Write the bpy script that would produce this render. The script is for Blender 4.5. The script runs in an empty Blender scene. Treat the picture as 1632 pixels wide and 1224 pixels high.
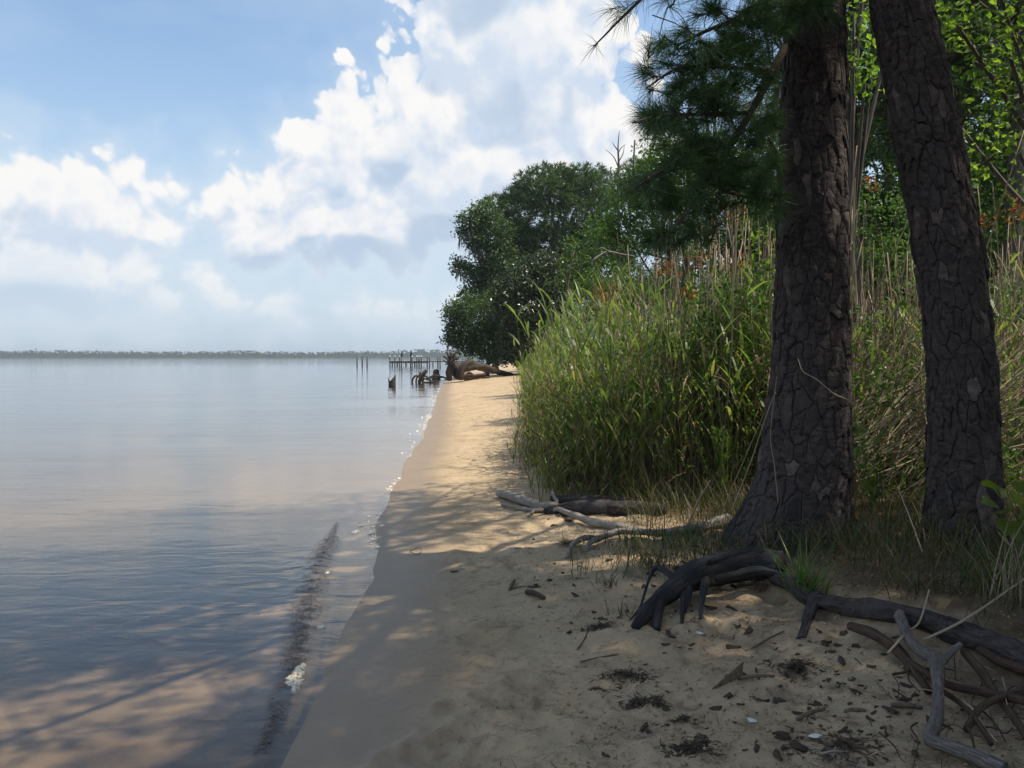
import bpy, math, random
import numpy as np
from mathutils import Vector, Matrix

S = bpy.context.scene
COL = S.collection
R = math.radians

# ------------------------------------------------------------------ camera
FOC, CX, CY, CAMZ = 1358.0, 816.0, 612.0, 1.75
PITCH = math.atan(42.0 / FOC)
cam = bpy.data.cameras.new('camera')
cam.sensor_width = 36.0
cam.lens = FOC / 1632.0 * 36.0
cam.clip_start = 0.05
cam.clip_end = 12000.0
camo = bpy.data.objects.new('camera', cam)
COL.objects.link(camo)
camo.location = (0, 0, CAMZ)
camo.rotation_euler = (R(90) - PITCH, 0, 0)
S.camera = camo

# ------------------------------------------------------------------ sun, sky, exposure
SUN_EL, SUN_AZ = R(62.0), R(-6.0)          # azimuth measured from +X towards +Y
sun = bpy.data.lights.new('sun', 'SUN')
sun.energy = 5.0
sun.angle = R(0.53)
sun.color = (1.0, 0.90, 0.75)
suno = bpy.data.objects.new('sun', sun)
COL.objects.link(suno)
sdir = Vector((math.cos(SUN_EL) * math.cos(SUN_AZ), math.cos(SUN_EL) * math.sin(SUN_AZ), math.sin(SUN_EL)))
suno.rotation_euler = sdir.to_track_quat('Z', 'Y').to_euler()

S.view_settings.view_transform = 'Standard'
S.view_settings.look = 'None'
S.view_settings.gamma = 1.0
S.view_settings.use_curve_mapping = False
S.view_settings.exposure = 0.32
S.render.engine = 'CYCLES'
S.cycles.use_denoising = True
S.cycles.max_bounces = 7
S.cycles.diffuse_bounces = 3
S.cycles.glossy_bounces = 2
S.cycles.transmission_bounces = 4
S.cycles.transparent_max_bounces = 12
S.cycles.volume_bounces = 0
S.cycles.caustics_reflective = False
S.cycles.caustics_refractive = False
S.cycles.sample_clamp_indirect = 6.0


def ray(px, py):
    u, v = (px - CX) / FOC, -(py - CY) / FOC
    c, s = math.cos(PITCH), math.sin(PITCH)
    return np.array([u, c + v * s, -s + v * c])


def at(px, py, Y):
    d = ray(px, py)
    return np.array([0, 0, CAMZ]) + d * (Y / d[1])


class Nodes:
    """small helper to write node trees as expressions"""
    def __init__(s, tree):
        s.t = tree

    def n(s, kind, **kw):
        nd = s.t.nodes.new(kind)
        for k, v in kw.items():
            setattr(nd, k, v)
        return nd

    def put(s, sock, v):
        if v is None:
            return
        if isinstance(v, bpy.types.NodeSocket):
            s.t.links.new(v, sock)
        else:
            if hasattr(sock.default_value, '__len__') and not hasattr(v, '__len__'):
                v = [v] * len(sock.default_value)
            if hasattr(sock.default_value, '__len__') and len(v) == 3 and len(sock.default_value) == 4:
                v = (*v, 1.0)
            sock.default_value = v

    def m(s, op, a, b=None, c=None, clamp=False):
        nd = s.n('ShaderNodeMath', operation=op, use_clamp=clamp)
        for k, v in enumerate((a, b, c)):
            s.put(nd.inputs[k], v)
        return nd.outputs[0]

    def vm(s, op, a, b=None, c=None):
        nd = s.n('ShaderNodeVectorMath', operation=op)
        for k, v in enumerate((a, b, c)):
            if v is not None:
                s.put(nd.inputs[k], v)
        return nd.outputs['Value'] if op in ('LENGTH', 'DOT_PRODUCT', 'DISTANCE') else nd.outputs['Vector']

    def mix(s, f, a, b, mode='MIX'):
        nd = s.n('ShaderNodeMix', data_type='RGBA', blend_type=mode)
        s.put(nd.inputs[0], f)
        s.put(nd.inputs[6], a)
        s.put(nd.inputs[7], b)
        return nd.outputs[2]

    def ss(s, x, lo, hi, t0=0.0, t1=1.0, smooth=True):
        nd = s.n('ShaderNodeMapRange', interpolation_type='SMOOTHSTEP' if smooth else 'LINEAR')
        s.put(nd.inputs[0], x)
        for k, v in ((1, lo), (2, hi), (3, t0), (4, t1)):
            s.put(nd.inputs[k], v)
        return nd.outputs[0]

    def noise(s, vec, scale, detail=4, rough=0.5, dist=0.0, dim='3D', color=False):
        nd = s.n('ShaderNodeTexNoise', noise_dimensions=dim)
        s.put(nd.inputs['Vector'], vec)
        nd.inputs['Scale'].default_value = scale
        nd.inputs['Detail'].default_value = detail
        nd.inputs['Roughness'].default_value = rough
        nd.inputs['Distortion'].default_value = dist
        return nd.outputs['Color' if color else 0]

    def vor(s, vec, scale, detail=0, feature='F1', dim='3D', out='Distance', smooth=None):
        nd = s.n('ShaderNodeTexVoronoi', feature=feature, voronoi_dimensions=dim)
        s.put(nd.inputs['Vector'], vec)
        nd.inputs['Scale'].default_value = scale
        if 'Detail' in nd.inputs and detail:
            nd.inputs['Detail'].default_value = detail
        if smooth is not None:
            nd.inputs['Smoothness'].default_value = smooth
        return nd.outputs[out]


def azel(px, py):
    d = ray(px, py)
    d = d / np.linalg.norm(d)
    return math.atan2(d[0], d[1]), math.asin(d[2])


# cumulus banks standing over the far shore: (azimuth, elevation) ellipses, sizes in degrees of sky
CL = []
def lump(px, py, rx, ry):
    a, e = azel(px, py)
    CL.append((a, e, rx / FOC, ry / FOC))
# left bank
for q in ((20, 300, 95, 60), (125, 345, 115, 75), (60, 420, 230, 95), (205, 380, 85, 50), (-260, 380, 330, 120)):
    lump(*q)
# middle towering bank
for q in ((592, 178, 46, 60), (640, 225, 100, 95), (548, 268, 85, 70), (700, 185, 45, 40), (710, 310, 145, 105), (590, 345, 150, 85), (500, 345, 90, 80), (590, 385, 140, 40),
          (430, 310, 46, 55), (440, 375, 110, 65), (350, 350, 60, 40)):
    lump(*q)
# tall bank behind
for q in ((700, 70, 55, 80), (790, -60, 130, 140), (830, 90, 130, 210), (915, 100, 85, 150), (935, 205, 75, 100),
          (850, 270, 150, 90), (1010, 270, 90, 75)):
    lump(*q)
# small low clouds
for q in ((305, 468, 75, 30), (340, 450, 40, 26), (447, 482, 34, 19), (540, 498, 34, 13), (630, 106, 28, 15), (668, 478, 80, 22)):
    lump(*q)

g = bpy.data.node_groups.new('cloud_field', 'ShaderNodeTree')
g.interface.new_socket('uv', in_out='INPUT', socket_type='NodeSocketVector')
g.interface.new_socket('field', in_out='OUTPUT', socket_type='NodeSocketFloat')
g.interface.new_socket('bulk', in_out='OUTPUT', socket_type='NodeSocketFloat')
N = Nodes(g)
gi, go = N.n('NodeGroupInput'), N.n('NodeGroupOutput')
uv = gi.outputs[0]
acc = None
for (a, e, ra, re) in CL:
    q = N.vm('MULTIPLY_ADD', uv, (1 / ra, 1 / re, 0), (-a / ra, -e / re, 0))
    d = N.m('MULTIPLY_ADD', N.vm('LENGTH', q), -min(ra, re * 1.15), min(ra, re * 1.15))
    acc = d if acc is None else N.m('SMOOTH_MAX', acc, d, 0.008)
warp = N.noise(uv, 9.0, 3, .5, dim='2D', color=True)
uvw = N.vm('MULTIPLY_ADD', warp, (.04, .04, 0), uv)
# out of the frame the same kind of cumulus goes on all round
sx_ = N.n('ShaderNodeSeparateXYZ')
g.links.new(uv, sx_.inputs[0])
round_ = N.noise(N.vm('MULTIPLY', uv, (1.0, 1.5, 0)), 3.2, 2, .5, dim='2D')
round_ = N.m('MULTIPLY_ADD', round_, .55, -.29)
round_ = N.m('ADD', round_, N.ss(N.m('ABSOLUTE', sx_.outputs[0]), .62, .85, -.3, 0))
round_ = N.m('ADD', round_, N.ss(sx_.outputs[1], .5, .9, 0, -.2))
acc = N.m('SMOOTH_MAX', acc, round_, .008)
big = N.noise(uvw, 12.0, 7, .56, dim='2D')
bil = N.vor(uvw, 21.0, 2.5, 'F1', '2D', smooth=None)
f = N.m('ADD', acc, N.m('MULTIPLY_ADD', big, .062, -.020))
f = N.m('ADD', f, N.m('MULTIPLY_ADD', bil, -.060, .046))
g.links.new(f, go.inputs[0])
g.links.new(acc, go.inputs[1])

W = bpy.data.worlds.new('World')
S.world = W
W.use_nodes = True
W.node_tree.nodes.clear()
N = Nodes(W.node_tree)
sky = N.n('ShaderNodeTexSky', sky_type='NISHITA')
sky.sun_disc = False
sky.sun_elevation = SUN_EL
sky.sun_rotation = R(90) - SUN_AZ
sky.altitude = 0
sky.air_density = 1.0
sky.dust_density = 1.6
sky.ozone_density = 1.6
tc = N.n('ShaderNodeTexCoord')
sep = N.n('ShaderNodeSeparateXYZ')
W.node_tree.links.new(tc.outputs['Generated'], sep.inputs[0])
az = N.m('ARCTAN2', sep.outputs[0], sep.outputs[1])
el = N.m('ARCSINE', sep.outputs[2])
cmb = N.n('ShaderNodeCombineXYZ')
N.put(cmb.inputs[0], az)
N.put(cmb.inputs[1], el)
def field(v):
    nd = N.n('ShaderNodeGroup')
    nd.node_tree = g
    N.put(nd.inputs[0], v)
    return nd.outputs
uv = cmb.outputs[0]
f0, b0 = field(uv)
f1, b1 = field(N.vm('ADD', uv, (0.006, 0.030, 0)))
soft = N.ss(el, .32, .04, .007, .045)
cov = N.ss(f0, -0.003, soft)
fade = N.ss(el, .01, .15, .25, 1.0)
cov = N.m('MULTIPLY', cov, fade)
lit = N.m('MULTIPLY_ADD', N.m('SUBTRACT', f0, f1), 15.0, 0.45, clamp=True)
thick = N.ss(f0, .030, .10)
base_ = N.m('MULTIPLY', N.ss(N.m('SUBTRACT', b1, b0), .004, .026), N.ss(f0, .0, .05))
lit2 = N.ss(N.m('MULTIPLY', lit, N.m('MULTIPLY_ADD', thick, -.50, 1.0)), 0.0, .92)
CB = 6.5
ccol = N.mix(lit2, (.66 * CB, .76 * CB, .90 * CB), (1.0 * CB, .99 * CB, .98 * CB))
ccol = N.mix(N.m('MULTIPLY', base_, .75), ccol, (.47 * CB, .60 * CB, .77 * CB))
# thin high veil between the cumulus
veil = N.noise(N.vm('MULTIPLY', uv, (1.0, 2.2, 0)), 4.0, 4, .5, dim='2D')
veil = N.m('MULTIPLY', N.ss(veil, .35, .75), .22)
hazeband = N.ss(el, .42, 0.0, 0.04, .80)
skyc = N.mix(hazeband, N.vm('MULTIPLY', sky.outputs[0], (1.18, 1.29, 1.30)), (.57 * CB, .71 * CB, .86 * CB))
milk = N.m('MULTIPLY', N.ss(f0, -.06, .03), N.ss(el, .42, .16, .12, .55))
skyc = N.mix(milk, skyc, (.76 * CB, .85 * CB, .94 * CB))
skyc = N.mix(veil, skyc, (.72 * CB, .82 * CB, .92 * CB))
out = N.mix(cov, skyc, ccol)
bg = N.n('ShaderNodeBackground')
bg.inputs['Strength'].default_value = 0.12
N.put(bg.inputs[0], out)
wo = N.n('ShaderNodeOutputWorld')
W.node_tree.links.new(bg.outputs[0], wo.inputs[0])
W.cycles.sampling_method = 'MANUAL'
W.cycles.sample_map_resolution = 512


# ------------------------------------------------------------------ tagging and mesh helpers
def tag(o, label=None, cat=None, group=None, kind=None):
    if label: o['label'] = label
    if cat: o['category'] = cat
    if group: o['group'] = group
    if kind: o['kind'] = kind
    return o


def empty(name, loc, label, cat, group=None):
    o = bpy.data.objects.new(name, None)
    COL.objects.link(o)
    o.location = Vector(loc)
    o.empty_display_size = .1
    return tag(o, label, cat, group)


def put(o, parent):
    """parent a mesh whose vertices are in world space under a thing placed at its base"""
    if parent is not None:
        o.parent = parent
        o.matrix_parent_inverse = world_of(parent).inverted()
    return o


def world_of(o):
    m = Matrix.LocRotScale(o.location, o.rotation_euler, o.scale)
    if o.parent is not None:
        return world_of(o.parent) @ o.matrix_parent_inverse @ m
    return m


class MB:
    def __init__(s):
        s.v, s.f3, s.f4, s.n = [], [], [], 0
        s.w = []

    def add(s, V, f3=None, f4=None, wood=None):
        V = np.asarray(V, float).reshape(-1, 3)
        s.w.append(wood)
        if f3 is not None and len(f3): s.f3.append(np.asarray(f3, np.int64).reshape(-1, 3) + s.n)
        if f4 is not None and len(f4): s.f4.append(np.asarray(f4, np.int64).reshape(-1, 4) + s.n)
        s.v.append(V)
        s.n += len(V)

    def mesh(s, name, mat, smooth=True, attrs=None):
        V = np.concatenate(s.v) if s.v else np.zeros((0, 3))
        f3 = np.concatenate(s.f3) if s.f3 else np.zeros((0, 3), np.int64)
        f4 = np.concatenate(s.f4) if s.f4 else np.zeros((0, 4), np.int64)
        me = bpy.data.meshes.new(name)
        me.vertices.add(len(V))
        me.vertices.foreach_set('co', V.astype(np.float32).ravel())
        loops = np.concatenate([f3.ravel(), f4.ravel()]).astype(np.int32)
        me.loops.add(len(loops))
        me.loops.foreach_set('vertex_index', loops)
        nf = len(f3) + len(f4)
        me.polygons.add(nf)
        st = np.concatenate([np.arange(len(f3)) * 3, len(f3) * 3 + np.arange(len(f4)) * 4]).astype(np.int32)
        me.polygons.foreach_set('loop_start', st)
        me.polygons.foreach_set('use_smooth', np.full(nf, bool(smooth)))
        if attrs:
            for k, a in attrs.items():
                at_ = me.attributes.new(k, 'FLOAT', 'POINT')
                at_.data.foreach_set('value', np.asarray(a, np.float32).ravel())
        if any(w is not None for w in s.w):
            wv = np.concatenate([w if w is not None else np.zeros((len(v), 3)) for w, v in zip(s.w, s.v)])
            me.attributes.new('wood', 'FLOAT_VECTOR', 'POINT').data.foreach_set('vector', wv.astype(np.float32).ravel())
        me.materials.append(mat)
        me.update(calc_edges=True)
        return me

    def obj(s, name, mat, parent=None, smooth=True, attrs=None):
        o = bpy.data.objects.new(name, s.mesh(name, mat, smooth, attrs))
        COL.objects.link(o)
        return put(o, parent)


def copy_tree(o, loc=None, rotz=None, scale=None, label=None, parent=None):
    c = o.copy()
    COL.objects.link(c)
    if parent is not None: c.parent = parent
    if loc is not None: c.location = Vector(loc)
    if rotz is not None: c.rotation_euler = rotz if hasattr(rotz, '__len__') else (0, 0, rotz)
    if scale is not None: c.scale = (scale,) * 3
    if label: c['label'] = label
    for ch in list(o.children):
        copy_tree(ch, parent=c)
    return c


def nrm(a):
    return a / np.maximum(np.linalg.norm(a, axis=-1, keepdims=True), 1e-9)


def _hash(ix, iy, iz, seed):
    h = (ix * 374761393 + iy * 668265263 + iz * 2147483647 + seed * 1442695041) & 0xffffffff
    h = ((h ^ (h >> 13)) * 1274126177) & 0xffffffff
    h = h ^ (h >> 16)
    return (h & 0xffff) / 65535.0


def vnoise(x, y, z=0.0, seed=0):
    x, y, z = np.broadcast_arrays(np.asarray(x, float), np.asarray(y, float), np.asarray(z, float))
    ix, iy, iz = (np.floor(q).astype(np.int64) for q in (x, y, z))
    fx, fy, fz = x - ix, y - iy, z - iz
    fx, fy, fz = (q * q * (3 - 2 * q) for q in (fx, fy, fz))
    r = 0
    for dx in (0, 1):
        for dy in (0, 1):
            for dz in (0, 1):
                w = (fx if dx else 1 - fx) * (fy if dy else 1 - fy) * (fz if dz else 1 - fz)
                r = r + w * _hash(ix + dx, iy + dy, iz + dz, seed)
    return r


def fbm(x, y, z=0.0, seed=0, oct=4, gain=.5):
    x, y, z = np.asarray(x, float), np.asarray(y, float), np.asarray(z, float)
    r, a, t = 0, 1.0, 0
    for k in range(oct):
        r = r + a * vnoise(x * 2 ** k, y * 2 ** k, z * 2 ** k, seed + k * 17)
        t += a
        a *= gain
    return r / t


def sstep(x, a, b):
    t = np.clip((np.asarray(x, float) - a) / (b - a), 0, 1)
    return t * t * (3 - 2 * t)


def spline(P, m):
    """Catmull-Rom resampling; works for rows of any width"""
    P = np.asarray(P, float)
    n = len(P)
    if n == 2:
        t = np.linspace(0, 1, m)[:, None]
        return P[0] * (1 - t) + P[1] * t
    Q = np.vstack([2 * P[0] - P[1], P, 2 * P[-1] - P[-2]])
    u = np.linspace(0, n - 1 - 1e-6, m)
    k = np.floor(u).astype(int)
    t = (u - k)[:, None]
    a, b, c, d = Q[k], Q[k + 1], Q[k + 2], Q[k + 3]
    return .5 * (2 * b + (c - a) * t + (2 * a - 5 * b + 4 * c - d) * t ** 2 + (3 * b - a - 3 * c + d) * t ** 3)


def tube(mb, P, r, n=8, rough=0.0, seed=0, freq=(9.0, 2.5), ridge=0.0, cap=True, flat=1.0):
    P = np.asarray(P, float)
    r = np.broadcast_to(np.asarray(r, float), (len(P),)).copy()
    T = nrm(np.gradient(P, axis=0))
    ref = np.array([0, 0, 1.0]) if abs(T[0][2]) < .9 else np.array([1.0, 0, 0])
    A = np.zeros_like(P)
    a = ref - T[0] * ref.dot(T[0])
    for i in range(len(P)):
        a = a - T[i] * a.dot(T[i])
        a = a / max(np.linalg.norm(a), 1e-9)
        A[i] = a
    B = np.cross(T, A)
    th = np.linspace(0, 2 * math.pi, n, endpoint=False)
    L = np.concatenate([[0], np.cumsum(np.linalg.norm(np.diff(P, axis=0), axis=1))])
    rr = np.repeat(r[:, None], n, 1)
    if rough or ridge:
        c, s_ = np.cos(th)[None], np.sin(th)[None]
        l = L[:, None]
        q = fbm(c * 1.2 + 7, s_ * 1.2 + 3, l * freq[1], seed, 4) - .5
        w = fbm(c * 3.5 + 7 + l * .3, s_ * 3.5 + 3, l * freq[1] * .35, seed + 5, 3)
        rr = rr * (1 + rough * 2 * q + ridge * (np.abs(w - .5) * 4 - .6))
    V = P[:, None] + rr[..., None] * (np.cos(th)[None, :, None] * A[:, None] * flat + np.sin(th)[None, :, None] * B[:, None])
    i = np.arange(len(P) - 1)[:, None]
    j = np.arange(n)[None]
    k = (j + 1) % n
    F = np.stack(np.broadcast_arrays(i * n + j, i * n + k, (i + 1) * n + k, (i + 1) * n + j), -1).reshape(-1, 4)
    V = V.reshape(-1, 3)
    rm = max(float(np.mean(r)), .004)
    wd = np.stack(np.broadcast_arrays(np.cos(th)[None] * rm, np.sin(th)[None] * rm, L[:, None] + seed * 1.7), -1).reshape(-1, 3)
    f3 = []
    if cap:
        nv = len(V)
        V = np.vstack([V, P[0] - T[0] * r[0] * .3, P[-1] + T[-1] * r[-1] * .3])
        wd = np.vstack([wd, [0, 0, L[0]], [0, 0, L[-1]]])
        e = (len(P) - 1) * n
        for q in range(n):
            f3.append((nv, (q + 1) % n, q))
            f3.append((nv + 1, e + q, e + (q + 1) % n))
    mb.add(V, f3, F, wd)


def blades(mb, base, az, e0, length, width, droop, seg=4, taper=True, fold=0.0):
    """arching leaf blades, all arrays of n"""
    n = len(base)
    t = np.linspace(0, 1, seg + 1)
    e = e0[:, None] - droop[:, None] * t[None] ** 1.3
    st = length[:, None] / seg
    h = np.concatenate([np.zeros((n, 1)), np.cumsum(np.cos(e[:, :-1]) * st, 1)], 1)
    z = np.concatenate([np.zeros((n, 1)), np.cumsum(np.sin(e[:, :-1]) * st, 1)], 1)
    d = np.stack([np.cos(az), np.sin(az), 0 * az], -1)
    s = np.stack([-np.sin(az), np.cos(az), 0 * az], -1)
    P = base[:, None] + d[:, None] * h[..., None] + np.array([0, 0, 1.0]) * z[..., None]
    w = (np.minimum(t * 5 + .35, 1) * (1 - t ** 2.2)) if taper else (1 - t * .6)
    w = w[None] * width[:, None] * .5
    Lf = P + s[:, None] * w[..., None]
    Rt = P - s[:, None] * w[..., None]
    V = np.stack([Lf, Rt], 2).reshape(n, -1, 3)
    m = 2 * (seg + 1)
    b = (np.arange(n) * m)[:, None, None]
    q = np.arange(seg)[None, :, None] * 2
    F = (b + q + np.array([0, 1, 3, 2])).reshape(-1, 4)
    mb.add(V.reshape(-1, 3), None, F)


def stems(mb, base, top, r0, r1, bend=None, seg=3, n=3):
    m = len(base)
    t = np.linspace(0, 1, seg + 1)[None, :, None]
    P = base[:, None] * (1 - t) + top[:, None] * t
    if bend is not None:
        P = P + bend[:, None] * (4 * t * (1 - t)) * .5
    r = r0[:, None] * (1 - t[..., 0]) + r1[:, None] * t[..., 0]
    th = np.arange(n) * 2 * math.pi / n
    ax = nrm(top - base)
    ref = np.where(np.abs(ax[:, 2:3]) > .8, np.array([[1.0, 0, 0]]), np.array([[0, 0, 1.0]]))
    A = nrm(np.cross(ax, ref))
    B = np.cross(ax, A)
    V = P[:, :, None] + r[:, :, None, None] * (np.cos(th)[None, None, :, None] * A[:, None, None] + np.sin(th)[None, None, :, None] * B[:, None, None])
    b = (np.arange(m) * (seg + 1) * n)[:, None, None]
    i = (np.arange(seg) * n)[None, :, None]
    j = np.arange(n)[None, None]
    k = (j + 1) % n
    F = np.stack(np.broadcast_arrays(b + i + j, b + i + k, b + i + n + k, b + i + n + j), -1).reshape(-1, 4)
    mb.add(V.reshape(-1, 3), None, F)


def cards(mb, P, size, rg, up=.4, aspect=.55, fold=.12, hang=0.0):
    """small ovate folded leaves, two triangles each"""
    n = len(P)
    nn = nrm(rg.normal(size=(n, 3)) + np.array([0, 0, up]))
    t = rg.normal(size=(n, 3)) - np.array([0, 0, hang])
    t = nrm(t - nn * (t * nn).sum(1, keepdims=True))
    b = np.cross(nn, t)
    s = (np.asarray(size) * rg.uniform(.65, 1.25, n))[:, None]
    c = P - t * s * .08
    V = np.stack([P - t * s * .5, c + b * s * aspect * .5 + nn * s * fold, P + t * s * .5, c - b * s * aspect * .5 + nn * s * fold], 1)
    q = (np.arange(n) * 4)[:, None]
    F = np.concatenate([q + np.array([0, 3, 2]), q + np.array([0, 2, 1])])
    mb.add(V.reshape(-1, 3), F)


def needles(mb, P, D, k, L, w, rg, back=.10, lo=15, hi=75, droop=.14):
    """tufts of k pine needles at each P pointing along D"""
    n = len(P)
    P = np.repeat(P, k, 0)
    D = np.repeat(nrm(D), k, 0)
    m = n * k
    q = rg.normal(size=(m, 3))
    q = nrm(q - D * (q * D).sum(1, keepdims=True))
    a = np.radians(rg.uniform(lo, hi, m))[:, None]
    d = nrm(D * np.cos(a) + q * np.sin(a))
    l = (L * rg.uniform(.7, 1.1, m))[:, None]
    b0 = P - D * (back * rg.uniform(0, 1, m))[:, None]
    mid = b0 + d * l * .5
    tip = b0 + d * l - np.array([0, 0, 1.0]) * l * droop
    s = nrm(np.cross(d, rg.normal(size=(m, 3)))) * w * .5
    V = np.stack([b0 + s, b0 - s, mid - s * .8, mid + s * .8, tip], 1).reshape(-1, 3)
    i = (np.arange(m) * 5)[:, None]
    mb.add(V, i + np.array([3, 2, 4]), i + np.array([0, 1, 2, 3]))


# ------------------------------------------------------------------ materials
def base_mat(name):
    m = bpy.data.materials.new(name)
    m.use_nodes = True
    m.node_tree.nodes.clear()
    N = Nodes(m.node_tree)
    return m, N, N.n('ShaderNodeOutputMaterial')


def principled(N, col, rough=.8, spec=.3, normal=None):
    b = N.n('ShaderNodeBsdfPrincipled')
    N.put(b.inputs['Base Color'], col)
    N.put(b.inputs['Roughness'], rough)
    N.put(b.inputs['Specular IOR Level'], spec)
    if normal is not None:
        N.put(b.inputs['Normal'], normal)
    return b


def bump(N, h, strength=.5, dist=.01):
    b = N.n('ShaderNodeBump')
    b.inputs['Strength'].default_value = strength
    b.inputs['Distance'].default_value = dist
    N.put(b.inputs['Height'], h)
    return b.outputs[0]


def leaf_mat(name, cols, trans=.35, rough=.5, spec=.35, tcol=1.6):
    """foliage: one tint per leaf, some light passing through"""
    m, N, o = base_mat(name)
    ge = N.n('ShaderNodeNewGeometry')
    rnd = ge.outputs['Random Per Island']
    cr = N.n('ShaderNodeValToRGB')
    e = cr.color_ramp.elements
    while len(e) < len(cols): e.new(.5)
    for k, c in enumerate(cols):
        e[k].position = k / max(1, len(cols) - 1)
        e[k].color = (*c, 1)
    N.put(cr.inputs[0], rnd)
    tco = N.n('ShaderNodeTexCoord')
    v = N.noise(tco.outputs['Object'], .9, 2, .5)
    c = N.mix(1.0, cr.outputs[0], N.vm('MULTIPLY', (1, 1, 1), N.ss(v, .25, .75, .72, 1.22)), 'MULTIPLY')
    b = principled(N, c, rough, spec)
    t = N.n('ShaderNodeBsdfTranslucent')
    N.put(t.inputs[0], N.mix(1.0, c, (tcol * 1.05, tcol * 1.1, tcol * .45), 'MULTIPLY'))
    mx = N.n('ShaderNodeMixShader')
    mx.inputs[0].default_value = trans
    m.node_tree.links.new(b.outputs[0], mx.inputs[1])
    m.node_tree.links.new(t.outputs[0], mx.inputs[2])
    m.node_tree.links.new(mx.outputs[0], o.inputs[0])
    return m


def wood_mat(name, a, b, scale=(18, 18, 3), rough=.85, bs=.6, grey=None, bd=.006, fibre=None, crack=0.0, tint=False):
    """bark and wood; with fibre the grain follows the length of the limb (the 'wood' coordinates of its mesh)"""
    m, N, o = base_mat(name)
    tc_ = N.n('ShaderNodeTexCoord')
    ob = tc_.outputs['Object']
    if fibre:
        wv = N.n('ShaderNodeAttribute', attribute_name='wood').outputs['Vector']
        v = N.vm('MULTIPLY', wv, fibre)
    else:
        v = N.vm('MULTIPLY', ob, scale)
    n1 = N.noise(v, 1.0, 6, .62, .4)
    n2 = N.noise(ob, 5.0, 5, .6)
    c = N.mix(N.ss(n1, .32, .68), a, b)
    if grey is not None:
        c = N.mix(N.ss(n2, .45, .62, 0, .75), c, grey)
    h = N.m('ADD', n1, N.m('MULTIPLY', N.noise(ob, 70.0, 4, .6), .4))
    if tint:
        isl = N.n('ShaderNodeNewGeometry').outputs['Random Per Island']
        c = N.mix(1.0, c, N.mix(isl, (.60, .59, .61), (1.42, 1.30, 1.22)), 'MULTIPLY')
    if crack:
        e = N.vor(N.vm('MULTIPLY_ADD', N.noise(ob, 30.0, 2, .5, color=True), (.02, .02, .02), v), crack, 0, 'DISTANCE_TO_EDGE')
        k = N.ss(e, 0.0, .16)
        c = N.mix(N.m('MULTIPLY_ADD', k, -.75, .75), c, [q * .35 for q in a])
        h = N.m('ADD', h, N.m('MULTIPLY', k, .9))
    p = principled(N, c, rough, .2, bump(N, h, bs, bd))
    m.node_tree.links.new(p.outputs[0], o.inputs[0])
    return m


def plain_mat(name, col, rough=.8, spec=.3, var=.25, scale=20):
    m, N, o = base_mat(name)
    tc_ = N.n('ShaderNodeTexCoord')
    n1 = N.noise(tc_.outputs['Object'], scale, 4, .55)
    c = N.mix(n1, [q * (1 - var) for q in col], [q * (1 + var) for q in col])
    p = principled(N, c, rough, spec)
    m.node_tree.links.new(p.outputs[0], o.inputs[0])
    return m


M = {}
M['bark'] = wood_mat('pine_bark', (.036, .032, .032), (.090, .078, .075), (16, 16, 34), .92, 1.0, (.066, .060, .060), .016, tint=True)
M['bark_deep'] = plain_mat('bark_crevice', (.03, .025, .023), .95, .1, .4, 30)
M['flare'] = wood_mat('root_flare_bark', (.026, .022, .021), (.066, .056, .052), (9, 9, 9), .92, 1.0, (.055, .05, .048), .022, (34, 34, 7))
M['bark_flake'] = wood_mat('pine_bark_flake', (.085, .068, .060), (.18, .145, .13), (8, 8, 20), .9, .9, (.09, .076, .07))
M['bark_far'] = wood_mat('grey_bark', (.07, .06, .052), (.15, .13, .115), (7, 7, 2), .9, .8)
M['twig'] = wood_mat('pine_twig', (.07, .055, .045), (.13, .105, .085), (30, 30, 30), .9, .6)
M['needle'] = leaf_mat('pine_needles', [(.030, .075, .024), (.055, .115, .036), (.085, .15, .045)], .26, .45, .4, 1.5)
M['needle_far'] = leaf_mat('far_pine_needles', [(.028, .056, .024), (.056, .10, .038), (.10, .15, .058)], .24, .6, .3, 1.4)
M['leaf'] = leaf_mat('broad_leaves', [(.08, .15, .026), (.125, .21, .036), (.18, .26, .05)], .5, .45, .35, 1.7)
M['leaf_dark'] = leaf_mat('dark_leaves', [(.026, .055, .02), (.055, .105, .032), (.10, .16, .05)], .3, .45, .4, 1.5)
M['leaf_mid'] = leaf_mat('shrub_leaves', [(.045, .10, .02), (.07, .14, .028), (.10, .18, .035)], .35, .5, .3, 1.6)
M['magnolia'] = leaf_mat('glossy_leaves', [(.022, .045, .016), (.04, .075, .02), (.085, .09, .03)], .12, .28, .5, 1.4)
M['flower'] = plain_mat('white_petals', (.78, .76, .62), .5, .3, .08)
M['moss'] = leaf_mat('spanish_moss', [(.12, .14, .105), (.17, .19, .14)], .3, .9, .1, 1.0)
M['reed'] = leaf_mat('reed_leaves', [(.05, .095, .03), (.085, .15, .042), (.125, .195, .058), (.18, .215, .08), (.28, .235, .125)], .48, .42, .35, 1.6)
M['reed_stem'] = leaf_mat('reed_stems', [(.085, .10, .04), (.14, .12, .06), (.20, .15, .085), (.10, .07, .045)], .06, .5, .35, 1.2)
M['cane'] = leaf_mat('dead_canes', [(.28, .22, .14), (.46, .38, .26), (.34, .27, .185), (.20, .15, .10)], .05, .6, .25, 1.0)
M['grass'] = leaf_mat('bank_grass', [(.022, .04, .014), (.038, .062, .02), (.058, .075, .028), (.12, .09, .048), (.16, .12, .065)], .28, .5, .3, 1.5)
M['tuft'] = leaf_mat('bright_grass', [(.075, .15, .03), (.11, .19, .04)], .4, .45, .3, 1.6)
M['straw'] = leaf_mat('dry_straw', [(.16, .095, .055), (.24, .16, .09), (.34, .25, .15)], .1, .8, .15, 1.0)
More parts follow.
